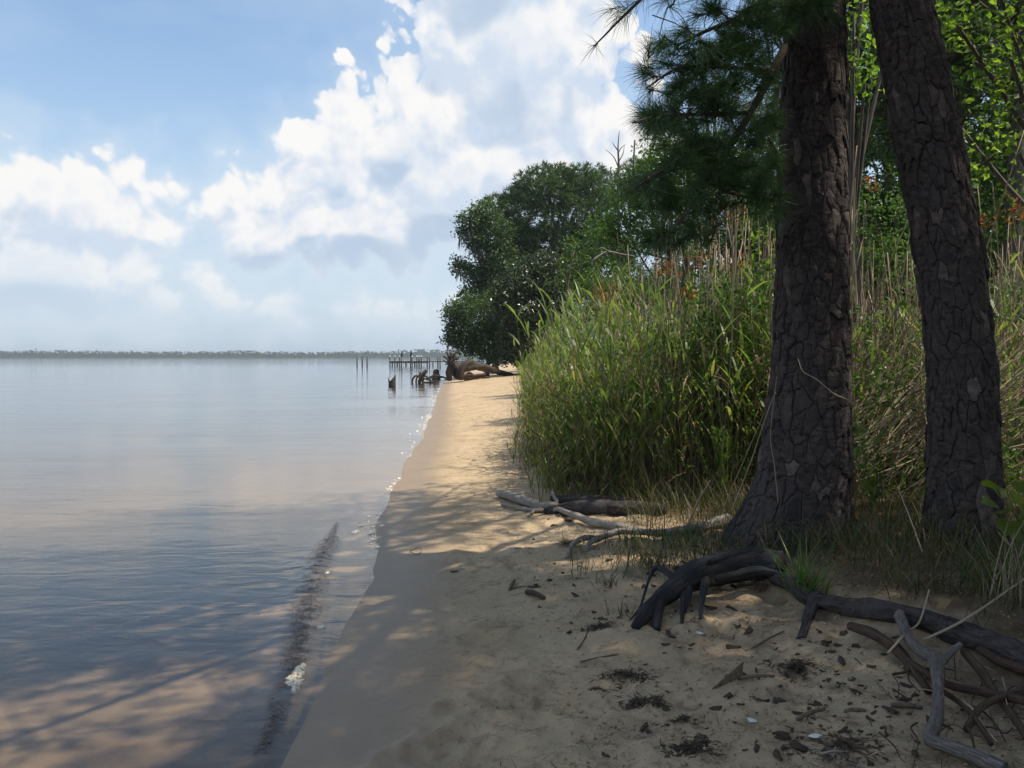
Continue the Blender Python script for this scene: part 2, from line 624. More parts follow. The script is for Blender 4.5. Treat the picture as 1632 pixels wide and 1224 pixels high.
M['litter'] = leaf_mat('dark_litter', [(.045, .033, .025), (.075, .055, .04), (.11, .08, .055)], .05, .9, .15, 1.0)
M['wave_dark'] = leaf_mat('wave_dark_debris', [(.06, .043, .03), (.12, .085, .058), (.21, .155, .105)], .05, .6, .3, 1.0)  # brown of the strip that stands for the wave's dark face
M['red_leaf'] = leaf_mat('red_leaves', [(.20, .055, .025), (.27, .09, .035), (.22, .12, .05)], .35, .6, .2, 1.4)
M['vine_leaf'] = leaf_mat('vine_leaves', [(.09, .16, .025), (.16, .20, .03)], .5, .45, .3, 1.6)
M['driftwood'] = wood_mat('bleached_driftwood', (.15, .13, .112), (.36, .325, .285), (34, 34, 34), .88, 1.0, (.22, .2, .18), .007, (150, 150, 9))
M['rootwood'] = wood_mat('dark_root_wood', (.024, .021, .02), (.085, .073, .068), (22, 22, 22), .9, 1.0, (.065, .058, .056), .012, (60, 60, 16))
M['rootgrey'] = wood_mat('weathered_root', (.015, .0145, .015), (.064, .062, .063), (10, 34, 34), .85, 1.0, (.036, .035, .036), .014, (120, 120, 6))
M['rootred'] = wood_mat('reddish_root', (.045, .028, .021), (.115, .072, .05), (24, 24, 24), .88, 1.0, None, .008, (120, 120, 14))
M['greybranch'] = wood_mat('grey_branch', (.075, .066, .058), (.23, .205, .18), (30, 30, 30), .9, 1.0, (.13, .115, .10), .009, (110, 110, 16))
M['stump'] = wood_mat('water_stump', (.04, .034, .03), (.12, .10, .085), (6, 6, 2), .9, .8, None, .02, (20, 20, 1.5))
M['fallen'] = wood_mat('fallen_trunk', (.03, .025, .022), (.085, .07, .058), (3, 10, 10), .9, .8, None, .03, (14, 14, 1.2))
M['pier'] = wood_mat('pier_timber', (.07, .06, .052), (.12, .105, .09), (2, 2, 1), .9, .4)
M['cap'] = plain_mat('white_cap', (.75, .76, .78), .5, .3, .05)
M['cloth'] = plain_mat('dark_canvas', (.02, .035, .06), .9, .1)
M['chip'] = wood_mat('wood_chip', (.10, .075, .055), (.18, .14, .10), (40, 10, 10), .9, .6)
M['brownleaf'] = leaf_mat('brown_leaf', [(.22, .14, .07), (.30, .2, .11)], .2, .7, .2, 1.0)
M['shell'] = plain_mat('white_shell', (.62, .62, .58), .4, .4, .1)
M['foam'] = plain_mat('foam', (.72, .66, .52), .6, .3, .12, 60)
M['farwood'] = leaf_mat('far_forest', [(.022, .045, .02), (.045, .075, .03)], .05, .95, .0, 1.0)

# ------------------------------------------------------------------ terrain
SHY = [-60, -20, 0, 3.6, 5.53, 7.2, 8.8, 11.3, 14, 18.3, 26.4, 40, 59, 75, 100, 140, 190, 260, 400, 900, 1700, 4000]
SHX = [3.0, .6, -.82, -.98, -1.08, -1.17, -1.38, -1.59, -1.76, -1.94, -2.5, -3.5, -4.8, -5.3, -5.5, -6.5, -8, -4, 40, 260, 500, 900]
def shore(y):
    return np.interp(y, SHY, SHX) + (.10 * (vnoise(np.asarray(y) * .8, 3.3, 0, 4) - .5) + .05 * (vnoise(np.asarray(y) * 2.7, 7.3, 0, 5) - .5)) * sstep(y, 2, 6)

SINK = []      # footprints and scuffs: x, y, radius, depth
def ground(x, y, fine=True):
    x, y = np.broadcast_arrays(np.asarray(x, float), np.asarray(y, float))
    s = x - shore(y)
    z = np.interp(s, [-900, -60, -15, -4, -1.2, 0, 1.2, 2.4, 4, 6, 12, 60, 400], [-2.6, -2.0, -.75, -.24, -.085, 0, .085, .185, .31, .46, .85, 1.6, 3.0])
    # eroded bank along the big surface root
    ax, ay, bx, by = 1.70, 5.55, 2.55, 3.55
    L = math.hypot(bx - ax, by - ay)
    d = ((x - ax) * -(by - ay) + (y - ay) * (bx - ax)) / L       # >0 inland
    t = ((x - ax) * (bx - ax) + (y - ay) * (by - ay)) / L
    z = z + .17 * sstep(d + .05 * (vnoise(x * 4, y * 4, 0, 9) - .5), -.12, .12) * sstep(t, -.6, .3) * sstep(x, 1.0, 1.8)
    land = sstep(s, .5, 1.7)
    z = z + land * (.10 * (fbm(x * .5, y * .5, 0, 2, 3) - .5))
    if fine:
        near = 1 - sstep(y, 18, 40)
        rug = sstep(s, .9, 2.2)
        z = z + land * near * (.05 * (fbm(x * 2.6, y * 2.6, 0, 3, 3) - .5) + (.012 + .05 * rug) * (fbm(x * 8, y * 8, 0, 6, 4, .6) - .5)
                                   - .03 * rug * sstep(vnoise(x * 5.5, y * 5.5, 0, 14), .62, .9))
        if x.size < 400 and len(SINK):
            q_ = np.array(SINK)
            q = np.hypot(x[..., None] - q_[:, 0], y[..., None] - q_[:, 1]) / q_[:, 2]
            z = z + (-q_[:, 3] * np.exp(-q ** 2 * 1.3) + q_[:, 3] * .75 * np.exp(-((q - 1.45) / .35) ** 2)).sum(-1)
            return z
        for (px, py, r, dp) in SINK:
            k = (np.abs(x - px) < 3 * r) & (np.abs(y - py) < 3 * r)
            if k.any():
                xx, yy = x[k], y[k]
                q = np.hypot(xx - px, yy - py) / r * (1 + .5 * (vnoise(xx * 14, yy * 14, 0, 8) - .5))
                z[k] += -dp * np.exp(-q ** 2 * 1.3) + dp * .75 * np.exp(-((q - 1.45) / .35) ** 2)
    far = sstep(y, 1785, 1800)
    return z * (1 - far) + np.maximum(z, .6) * far


def gz(x, y):
    return float(ground(np.array([x]), np.array([y]))[0])


def on(px, py, lift=0.0):
    """the point of the ground seen at a photograph pixel"""
    d = ray(px, py)
    z = .2
    for _ in range(14):
        t = (CAMZ - z) / max(-d[2], 1e-4)
        zn = float(ground(np.array([d[0] * t]), np.array([d[1] * t]), False)[0])
        z = z * .5 + zn * .5
    t = (CAMZ - z) / max(-d[2], 1e-4)
    return np.array([d[0] * t, d[1] * t, gz(d[0] * t, d[1] * t) + lift])


_rs = np.random.default_rng(11)
_marks = [(815, 1122, .07, .022), (775, 880, .16, .018), (735, 1175, .09, .02), (690, 1200, .10, .02), (765, 1020, .10, .014), (800, 1060, .09, .016),
          (830, 1090, .07, .016), (900, 1175, .10, .012), (780, 1110, .06, .016), (960, 1190, .08, .014), (860, 1160, .09, .012), (720, 1130, .06, .014),
          (790, 995, .08, .012), (870, 930, .1, .012), (760, 900, .08, .014), (930, 1130, .09, .012), (640, 1215, .08, .012), (1090, 1120, .09, .014)]
SK = []
for (px, py, r, dp) in _marks:
    p = on(px, py)
    SK.append((p[0], p[1], r, dp))
for _ in range(80):
    y = _rs.uniform(3, 16)
    x = float(shore(np.array([y]))[0]) + _rs.uniform(1.5, 3.2)
    SK.append((x, y, _rs.uniform(.05, .11), _rs.uniform(.006, .016)))
SK = [(a_, b_, c_ * 1.1, d_ * 1.45) for a_, b_, c_, d_ in SK]
SINK.extend(SK)


def stretch(fine, out0, out1, ratio, step):
    lo, hi = [], []
    v, d = fine[0], step
    while v > out0:
        d *= ratio
        v -= d
        lo.append(v)
    v, d = fine[-1], step
    while v < out1:
        d *= ratio
        v += d
        hi.append(v)
    return np.array(lo[::-1] + list(fine) + hi)


def grid_mesh(xs, ys, Z):
    X, Y = np.meshgrid(xs, ys)
    V = np.stack([X, Y, Z], -1).reshape(-1, 3)
    nx = len(xs)
    i = np.arange(len(ys) - 1)[:, None] * nx
    j = np.arange(nx - 1)[None]
    F = np.stack(np.broadcast_arrays(i + j, i + j + 1, i + nx + j + 1, i + nx + j), -1).reshape(-1, 4)
    return V, F


xs = stretch(np.arange(-2.4, 3.6, .025), -5000, 5000, 1.18, .025)
ys = [1.9]
while ys[-1] < 90: ys.append(ys[-1] * 1.0095)
ys = stretch(np.array(ys), -120, 1.0, 1.5, .02)
ys = np.concatenate([ys, np.geomspace(95, 1770, 40), [1785, 1792, 1800, 1850, 2200, 5000]])
X, Y = np.meshgrid(xs, ys)
Z = ground(X, Y)
V, F = grid_mesh(xs, ys, Z)
sd = X - shore(Y)
edge = np.interp(Y, [0, 4, 5.5, 8.0, 9.0, 10, 60], [2.2, 2.05, 1.55, 1.6, .8, .5, .4])      # where plants take over from bare sand
soil = sstep(X - edge + .9 * (fbm(X * 1.3, Y * 1.3, 0, 21, 3) - .5), -.1, .55)
soil = np.maximum(soil, sstep(Y, 1700, 1780))
wet = 1 - sstep(sd + .25 * (fbm(X * .8, Y * .8, 0, 31, 3) - .5), .25, .95)
deep = sstep(-sd, .8, 9.0)

m, N, o = base_mat('sand')
tc_ = N.n('ShaderNodeTexCoord')
P = tc_.outputs['Object']
a1 = N.n('ShaderNodeAttribute', attribute_name='soil').outputs['Fac']
a2 = N.n('ShaderNodeAttribute', attribute_name='wet').outputs['Fac']
a3 = N.n('ShaderNodeAttribute', attribute_name='deep').outputs['Fac']
n1 = N.noise(P, 1.7, 5, .6)
n2 = N.noise(P, 24.0, 5, .6)
n3 = N.noise(P, 260.0, 3, .7)
c = N.mix(N.ss(n1, .3, .7), (.375, .282, .175), (.47, .36, .232))
c = N.mix(N.ss(n2, .5, .75, 0, .6), c, (.25, .185, .115))
c = N.mix(N.ss(n3, .55, .75, 0, .35), c, (.2, .145, .095))
c = N.mix(N.ss(n3, .42, .25, 0, .4), c, (.58, .47, .33))
mot = N.noise(P, 6.0, 6, .68)
c = N.mix(N.m('MULTIPLY', N.m('MULTIPLY', N.ss(mot, .50, .66), .62), N.m('SUBTRACT', 1.0, a2)), c, (.175, .125, .075))
for sc_, w_, lo_ in ((55.0, .22, .45), (22.0, .16, .50), (10.0, .10, .5)):
    speck = N.vor(N.vm('MULTIPLY_ADD', N.noise(P, 40.0, 2, .5, color=True), (.03, .03, .03), P), sc_)
    spm = N.m('MULTIPLY', N.ss(speck, w_, w_ * .5), N.ss(N.noise(P, 1.9, 4, .6), lo_, lo_ + .12))
    spm = N.m('MULTIPLY', spm, N.m('SUBTRACT', 1.0, a2))
    c = N.mix(N.m('MULTIPLY', spm, .85), c, (.06, .045, .034))
soilc = N.mix(N.ss(n2, .35, .65), (.055, .042, .03), (.13, .095, .062))
c = N.mix(N.m('MULTIPLY', a1, N.ss(N.noise(P, 3.5, 4, .65), .2, .55)), c, soilc)
c = N.mix(N.m('MULTIPLY', a2, .8), c, N.mix(N.noise(N.vm('MULTIPLY', P, (3.2, .7, 1)), 1.6, 5, .65), (.135, .10, .066), (.225, .168, .112)))
c = N.mix(N.m('MULTIPLY', a3, .9), c, (.105, .088, .068))
h = N.m('ADD', N.m('MULTIPLY', n2, .8), N.m('ADD', N.m('MULTIPLY', n3, .22), N.m('MULTIPLY', N.noise(P, 75.0, 4, .6), .5)))
bh = N.m('MULTIPLY', h, N.m('SUBTRACT', 1.0, N.m('MULTIPLY', a2, .85)))
p = principled(N, c, N.m('MULTIPLY_ADD', a2, -.45, .92), .25, bump(N, bh, .8, .018))
m.node_tree.links.new(p.outputs[0], o.inputs[0])
M['sand'] = m
mb = MB()
mb.add(V, None, F)
tag(mb.obj('sandy_shore', M['sand'], attrs={'soil': soil, 'wet': wet, 'deep': deep}), kind='structure')

# ------------------------------------------------------------------ water
m, N, o = base_mat('river_water')
tc_ = N.n('ShaderNodeTexCoord')
P = tc_.outputs['Object']
rp = N.noise(N.vm('MULTIPLY', P, (1.0, 2.1, 1)), 2.2, 3, .5, .6)
rp2 = N.noise(N.vm('MULTIPLY', P, (1.0, 1.9, 1)), 11.0, 3, .55, .8)
rp3 = N.noise(N.vm('MULTIPLY', P, (.5, 1.2, 1)), .35, 3, .5)
calm = N.ss(N.noise(N.vm('MULTIPLY', P, (.22, .5, 1)), .5, 3, .5), .38, .62, .35, 1.0)
h = N.m('ADD', N.m('MULTIPLY', rp, .0085), N.m('ADD', N.m('MULTIPLY', rp2, .0017), N.m('MULTIPLY', rp3, .022)))
h = N.m('MULTIPLY', h, calm)
bp = N.n('ShaderNodeBump')
bp.inputs['Strength'].default_value = 1.0
bp.inputs['Distance'].default_value = 1.0
N.put(bp.inputs['Height'], h)
fr = N.n('ShaderNodeFresnel')
fr.inputs[0].default_value = 1.333
N.put(fr.inputs['Normal'], bp.outputs[0])
tr = N.n('ShaderNodeBsdfTransparent')
tr.inputs[0].default_value = (.97, .95, .92, 1)
gl = N.n('ShaderNodeBsdfGlossy')
gl.inputs['Roughness'].default_value = .04
gl.inputs[0].default_value = (.97, .97, .97, 1)
N.put(gl.inputs['Normal'], bp.outputs[0])
mx = N.n('ShaderNodeMixShader')
N.put(mx.inputs[0], fr.outputs[0])
m.node_tree.links.new(tr.outputs[0], mx.inputs[1])
m.node_tree.links.new(gl.outputs[0], mx.inputs[2])
m.node_tree.links.new(mx.outputs[0], o.inputs[0])
va = N.n('ShaderNodeVolumeAbsorption')
va.inputs[0].default_value = (.72, .69, .61, 1)
va.inputs[1].default_value = 1.2
m.node_tree.links.new(va.outputs[0], o.inputs['Volume'])
M['water'] = m

RY = [3.0, 3.96, 4.66, 5.6, 6.25, 7.2, 8.2, 9.1]
RX = [-1.06, -1.10, -1.19, -1.36, -1.46, -1.62, -1.72, -1.84]
def ridge(x, y):
    c = np.interp(y, RY, RX)
    d = x - c
    amp = sstep(y, 3.0, 4.6) * (1 - sstep(y, 7.6, 9.15))
    w = np.where(d < 0, .22, .075) * (.35 + .65 * amp)
    ch = (fbm(x * 16, y * 26, 0, 41, 3) - .5)
    return amp * np.exp(-(d / w) ** 2) * (.022 + .012 * ch)
xw = stretch(np.arange(-3.2, -.3, .028), -5200, 5200, 1.25, .028)
yw = np.concatenate([[-110, -40, -10, 0], np.arange(2.2, 10.0, .04)])
yw = np.concatenate([yw, np.geomspace(11, 1780, 60), [1900]])
Xw, Yw = np.meshgrid(xw, yw)
Zw = ridge(Xw, Yw)
Zw[0, :] = 0; Zw[-1, :] = 0; Zw[:, 0] = 0; Zw[:, -1] = 0
V, F = grid_mesh(xw, yw, Zw)
nx, ny = len(xw), len(yw)
ring = list(range(nx)) + [k * nx + nx - 1 for k in range(1, ny)] + [(ny - 1) * nx + k for k in range(nx - 2, -1, -1)] + [k * nx for k in range(ny - 2, 0, -1)]
B = V[ring].copy()
B[:, 2] = -4.0
nb = len(V)
side = [(ring[(k + 1) % len(ring)], ring[k], nb + k, nb + (k + 1) % len(ring)) for k in range(len(ring))]
V = np.vstack([V, B, [[0, 900, -4.0]]])
bot = [(len(V) - 1, nb + (k + 1) % len(ring), nb + k) for k in range(len(ring))]
mb = MB()
mb.add(V, bot, np.vstack([F, np.array(side)]))
tag(mb.obj('river_water', M['water']), kind='structure')

# brown debris added to stand for the little wave's dark, unreflecting face
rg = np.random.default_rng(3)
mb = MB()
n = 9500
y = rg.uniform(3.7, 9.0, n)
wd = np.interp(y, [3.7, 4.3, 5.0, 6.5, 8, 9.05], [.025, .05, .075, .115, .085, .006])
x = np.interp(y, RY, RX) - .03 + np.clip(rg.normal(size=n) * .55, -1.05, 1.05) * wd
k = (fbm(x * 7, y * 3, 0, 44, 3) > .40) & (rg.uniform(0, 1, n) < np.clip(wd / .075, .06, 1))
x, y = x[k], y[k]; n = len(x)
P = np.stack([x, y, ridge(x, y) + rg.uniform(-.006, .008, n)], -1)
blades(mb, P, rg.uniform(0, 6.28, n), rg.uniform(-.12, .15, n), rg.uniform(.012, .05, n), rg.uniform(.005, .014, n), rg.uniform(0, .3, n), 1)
tag(mb.obj('wave_dark_strip', M['wave_dark'], smooth=False), 'narrow brown strip of plant debris drifting along the small wave beside the beach', 'debris', kind='stuff')

# haze over the whole river
m, N, o = base_mat('haze_air')
vp = N.n('ShaderNodeVolumePrincipled')
vp.inputs['Color'].default_value = (.80, .88, .97, 1)
vp.inputs['Density'].default_value = .00022
vp.inputs['Anisotropy'].default_value = .3
m.node_tree.links.new(vp.outputs[0], o.inputs['Volume'])
mb = MB()
x0, x1, y0, y1, z0, z1 = -5600, 5600, -150, 5400, -5.0, 36
mb.add([(x0, y0, z0), (x1, y0, z0), (x1, y1, z0), (x0, y1, z0), (x0, y0, z1), (x1, y0, z1), (x1, y1, z1), (x0, y1, z1)], None,
       [(3, 2, 1, 0), (4, 5, 6, 7), (0, 1, 5, 4), (1, 2, 6, 5), (2, 3, 7, 6), (3, 0, 4, 7)])
tag(mb.obj('haze', m, smooth=False), kind='stuff')

# far shore
rg = np.random.default_rng(8)
mb = MB()
n = 5200
xx = rg.uniform(-1900, 1500, n)
tall = 8.5 + 9 * fbm(xx * .012, 0, 0, 51, 4) + 9 * sstep(xx, -330, -200) * (fbm(xx * .03, 4, 0, 52, 3) > .5) * .5
zz = tall * rg.uniform(0, 1, n) ** .8
P = np.stack([xx, 1797 + rg.uniform(0, 30, n) + zz, .4 + zz], -1)
k = 3
cards(mb, np.repeat(P, k, 0) + rg.normal(size=(n * k, 3)) * np.array([3.2, 3, 1.0]), 4.4, rg, .3, .8)
xr = np.arange(-1900, 1500, 2.5)
tr = (8.5 + 9 * fbm(xr * .012, 0, 0, 51, 4) + 9 * sstep(xr, -330, -200) * (fbm(xr * .03, 4, 0, 52, 3) > .5) * .5) * (.72 + .35 * rg.uniform(0, 1, len(xr))) * .9
nr = len(xr)
i = np.arange(nr - 1)
for dep, q in ((1799, .35), (1806, .75), (1818, 1.0)):
    mb.add(np.concatenate([np.stack([xr, np.full(nr, dep + 0.), np.full(nr, -.2)], -1), np.stack([xr, dep + 5 + 0 * xr, tr * q * (.8 + .3 * rg.uniform(0, 1, nr))], -1), np.stack([xr, dep + 14 + 0 * xr, tr * q * .8], -1)]), None,
           np.concatenate([np.stack([i, i + 1, nr + i + 1, nr + i], 1), np.stack([nr + i, nr + i + 1, 2 * nr + i + 1, 2 * nr + i], 1)]))
tag(mb.obj('far_shore_wood', M['farwood'], smooth=False), 'low line of trees on the far shore of the river', 'wood', kind='stuff')

# ------------------------------------------------------------------ trees far and near
def lobes_px(L, Y, dy=1.0):
    out = []
    for q in L:
        px, py, rx, ry = q[:4]
        yy = Y + (q[4] if len(q) > 4 else 0)
        out.append((at(px, py, yy), np.array([rx * yy / FOC, rx * yy / FOC * dy, ry * yy / FOC])))
    return out


def crown_points(lobes, per_m2, rg, shell=.16, seed=0):
    P, D = [], []
    for i, (c, r) in enumerate(lobes):
        area = 4 * math.pi * ((r[0] * r[1]) ** 1.6 / 3 + (r[0] * r[2]) ** 1.6 / 3 + (r[1] * r[2]) ** 1.6 / 3) ** (1 / 1.6)
        n = max(12, int(area * per_m2))
        d = nrm(rg.normal(size=(n, 3)))
        k = 1 - np.abs(rg.normal(size=n)) * shell
        b = .60 + .80 * fbm(d[:, 0] * 2.1 + 5, d[:, 1] * 2.1 + 5, d[:, 2] * 2.1 + 5 + i * 3.7, seed, 3)
        P.append(c + d * r * (k * b)[:, None])
        D.append(nrm(d + np.array([0, 0, .35])))
    return np.concatenate(P), np.concatenate(D)


def limbs_mesh(base, top, lobes, r0, rg, seed):
    """tapered trunk and limbs reaching into the lobes"""
    t = MB()
    base, top = np.asarray(base, float), np.asarray(top, float)
    mid = base * .5 + top * .5 + rg.normal(size=3) * .25
    ax = spline([base, mid, top], 12)
    rad = np.linspace(1, .35, 12) * r0
    rad[0] *= 1.35
    tube(t, ax, rad, 9, .12, seed)
    l = MB()
    for c, r in lobes:
        k = rg.integers(4, 11)
        s = ax[k]
        e = c + rg.normal(size=3) * r * .25
        m_ = s * .45 + e * .55 + np.array([0, 0, -.12 * np.linalg.norm(e - s)]) * rg.uniform(-.3, 1)
        tube(l, spline([s, m_, e], 8), np.linspace(rad[k] * .55, .02, 8), 6, .15, seed + 3)
    return t, l


def tree(name, label, base, top, lobes, kind, leafmat, per_m2=5, leaf=.3, k=7, r0=.25, seed=1, group=None, barkmat='bark_far', shell=.16, cat='tree', nl=.5, nw=.06):
    rg = np.random.default_rng(seed)
    root = empty(name, base, label, cat, group)
    t, l = limbs_mesh(base, top, lobes, r0, rg, seed)
    t.obj('trunk', M[barkmat], root)
    l.obj('limbs', M[barkmat], root)
    P, D = crown_points(lobes, per_m2, rg, shell, seed)
    c = MB()
    if kind == 'pine':
        needles(c, P, D, k, nl, nw, rg, .12, 10, 80, .05)
    else:
        n = len(P)
        Q = np.repeat(P, k, 0) + rg.normal(size=(n * k, 3)) * leaf * .95
        cards(c, Q, leaf, rg, .5, .6)
    c.obj('crown', M[leafmat], root, smooth=False)
    return root


def gp(px, py_unused, Y):
    """ground point under a photograph column at distance Y"""
    x = (px - CX) / FOC * Y
    return np.array([x, Y, gz(x, Y) - .05])


# the wooded point at the end of the beach
tree('pine_tree', 'big round-crowned dark pine, tallest of the wooded point at the end of the beach', gp(880, 0, 80), at(880, 330, 80),
     lobes_px([(885, 345, 78, 72), (830, 350, 48, 55), (935, 350, 50, 68), (870, 300, 50, 34), (915, 293, 46, 30), (800, 395, 44, 48), (870, 420, 85, 60), (955, 420, 50, 70), (790, 335, 26, 24)], 80),
     'pine', 'needle_far', 5.0, k=10, r0=.38, seed=21, nl=.62, nw=.07)
tree('pine_tree', 'thin open pine crown just left of the dead snag, showing behind the big round pine', gp(962, 0, 92), at(955, 280, 92),
     lobes_px([(945, 275, 26, 14), (970, 285, 24, 13), (925, 283, 18, 12), (985, 305, 22, 16), (960, 320, 30, 18)], 92),
     'pine', 'needle_far', 2.6, k=10, r0=.25, seed=22, shell=.3, nl=.6, nw=.07)
oak = tree('oak_tree', 'oak leaning over the river with grey moss hanging from its left boughs', gp(790, 0, 76), at(775, 400, 76),
     lobes_px([(752, 352, 25, 15), (775, 338, 24, 17), (738, 372, 12, 10), (760, 385, 20, 16), (790, 375, 34, 32), (800, 430, 38, 45), (740, 428, 19, 11), (768, 440, 22, 20), (728, 418, 8, 7), (760, 470, 30, 26), (800, 480, 40, 36)], 76),
     'leaf', 'leaf_dark', 11, .26, 6, .28, 23, shell=.28)
rg = np.random.default_rng(4)
for (px, py, sp) in ((735, 378, 10), (748, 372, 14), (765, 398, 16), (755, 396, 12), (730, 430, 7), (742, 436, 10), (772, 392, 12)):
    mb = MB()
    c = at(px, py, 75.4)
    n = 26
    b = c + rg.normal(size=(n, 3)) * np.array([sp * .022, .5, .12])
    blades(mb, b, rg.uniform(0, 6.28, n), np.full(n, -1.45), rg.uniform(.4, 1.25, n), rg.uniform(.05, .10, n), rg.uniform(-.1, .1, n), 3)
    mb.obj('hanging_moss', M['moss'], oak, smooth=False)
mb.obj('hanging_moss', M['moss'], oak, smooth=False)
tree('oak_tree', 'low bushy oak overhanging the upturned roots at the left tip of the wooded point', gp(775, 0, 70), at(770, 500, 70),
     lobes_px([(735, 500, 26, 22), (770, 505, 45, 36), (725, 535, 16, 14), (715, 541, 10, 7), (745, 545, 30, 22), (790, 545, 48, 36), (820, 520, 45, 55), (725, 497, 15, 10), (718, 520, 9, 6)], 70),
     'leaf', 'leaf_dark', 13, .24, 6, .22, 24, shell=.25)
mag = tree('magnolia_tree', 'glossy dark magnolia dotted with white flowers in front of the big round pine', gp(850, 0, 66), at(850, 460, 66),
     lobes_px([(850, 455, 50, 40), (815, 470, 32, 34), (885, 470, 40, 44), (845, 500, 55, 42), (865, 425, 30, 22), (870, 545, 60, 40), (830, 545, 40, 36)], 66),
     'leaf', 'magnolia', 13, .25, 6, .18, 25, shell=.2)
rg = np.random.default_rng(6)
for (px, py) in ((804, 467), (808, 471), (815, 459), (806, 482), (845, 481), (850, 484), (839, 490), (836, 492), (858, 487), (841, 494), (877, 480), (880, 483), (862, 462), (838, 450), (826, 468)):
    mb = MB()
    cards(mb, at(px, py, 63.2) + rg.normal(size=(7, 3)) * .05, .15, rg, 1.0, .7)
    mb.obj('flower', M['flower'], mag, smooth=False)
# standing dead tree
b = gp(984, 0, 60)
sn = empty('dead_tree', b, 'bare dead snag sticking up above the wooded point', 'dead tree')
mb = MB()
tube(mb, spline([b, at(987, 420, 60), at(985, 300, 60), at(986, 262, 60), at(985, 235, 60), at(987, 208, 60)], 26), np.concatenate([np.linspace(.16, .07, 18), np.linspace(.068, .018, 8)]), 7, .15, 2)
mb.obj('trunk', M['bark_far'], sn)
for L in ([(986, 268), (978, 250), (965, 238)], [(986, 258), (993, 245), (995, 232)], [(985, 245), (990, 236), (997, 230)], [(985, 240), (979, 232), (976, 226)], [(984, 300), (996, 283), (1005, 270)], [(986, 275), (992, 268), (998, 266)]):
    mb = MB()
    tube(mb, spline([at(x, y, 60) for x, y in L], 7), np.linspace(.045, .014, 7), 5, .15, 3)
    mb.obj('bough', M['bark_far'], sn)
tree('sapling', 'bright green sapling standing out against the dark wooded point', gp(925, 0, 34), at(915, 400, 34),
     lobes_px([(908, 392, 12, 9), (900, 415, 15, 14), (925, 418, 22, 20), (940, 405, 14, 12), (915, 445, 28, 24), (960, 425, 24, 18), (935, 465, 40, 30), (985, 440, 30, 26)], 34),
     'leaf', 'leaf_mid', 9, .14, 7, .06, 26, shell=.3)
# grey dead bough lying across the reed tops
mb = MB()
tube(mb, spline([at(945, 416, 26), at(960, 405, 26), at(970, 401, 26), at(990, 405, 26), at(1010, 408, 26)], 14), np.linspace(.05, .012, 14), 6, .2, 4)
tube(mb, spline([at(970, 401, 26), at(960, 395, 25.8), at(953, 398, 25.8)], 6), np.linspace(.025, .01, 6), 5)
tag(mb.obj('dead_branch', M['driftwood']), 'bleached dead branch crooked above the reed tops near the sapling', 'branch')

# the wood behind the reeds
tree('broadleaf_tree', 'pale green broadleaf crown rising behind the hanging pine bough', gp(1060, 0, 32), at(1060, 260, 32),
     lobes_px([(1050, 240, 40, 36), (1090, 235, 50, 45), (1030, 285, 36, 30), (1110, 290, 60, 50), (1070, 330, 70, 50), (1150, 260, 40, 60), (1020, 330, 30, 40), (1000, 300, 34, 36), (985, 345, 40, 40), (1010, 380, 50, 40), (960, 375, 40, 34)], 32),
     'leaf', 'leaf_mid', 9, .15, 6, .13, 27, shell=.3)
GW = 'trees of the wood behind the reeds'
LP, LB = 'pine of the dark wood behind the reeds, seen in gaps beyond the near trunks', 'leafy tree of the dark wood behind the reeds, seen in gaps beyond the near trunks'
protos = []
def simple_tree(kind, seed, h):
    rg = np.random.default_rng(seed)
    L = []
    if kind == 'pine':
        for k in range(10):
            z = h * rg.uniform(.42, 1.0)
            w = (1.15 - z / h) * 3.6 + .7
            a = rg.uniform(0, 6.28)
            q = rg.uniform(.1, .75) * w
            L.append((np.array([math.cos(a) * q, math.sin(a) * q, z]), np.array([1, 1, .55]) * rg.uniform(.9, 1.6)))
        r = tree('pine_tree', LP, (0, 0, 0), (rg.normal() * .5, rg.normal() * .5, h), L, 'pine', 'needle_far', 6.5, k=9, r0=.19, seed=seed, group=GW, shell=.3, nl=.42, nw=.035)
    else:
        for k in range(12):
            z = h * rg.uniform(.22, 1.0)
            w = 3.0 * math.sin(min(1, .25 + z / h * .75) * math.pi * .95) + .5
            a = rg.uniform(0, 6.28)
            q = rg.uniform(.2, .9) * w
            L.append((np.array([math.cos(a) * q, math.sin(a) * q, z]), np.array([1, 1, .7]) * rg.uniform(.9, 1.7)))
        r = tree('broadleaf_tree', LB, (0, 0, 0), (rg.normal() * .5, rg.normal() * .5, h * .9), L, 'leaf', 'leaf_dark' if seed % 2 else 'leaf_mid', 8, .16, 7, .14, seed, GW, shell=.3)
    return r
protos = {'pine': [simple_tree('pine', 61, 15), simple_tree('pine', 62, 18)], 'leaf': [simple_tree('leaf', 63, 9), simple_tree('leaf', 64, 11), simple_tree('leaf', 65, 8)]}
rw = random.Random(19)
spots, SPX = [], {}
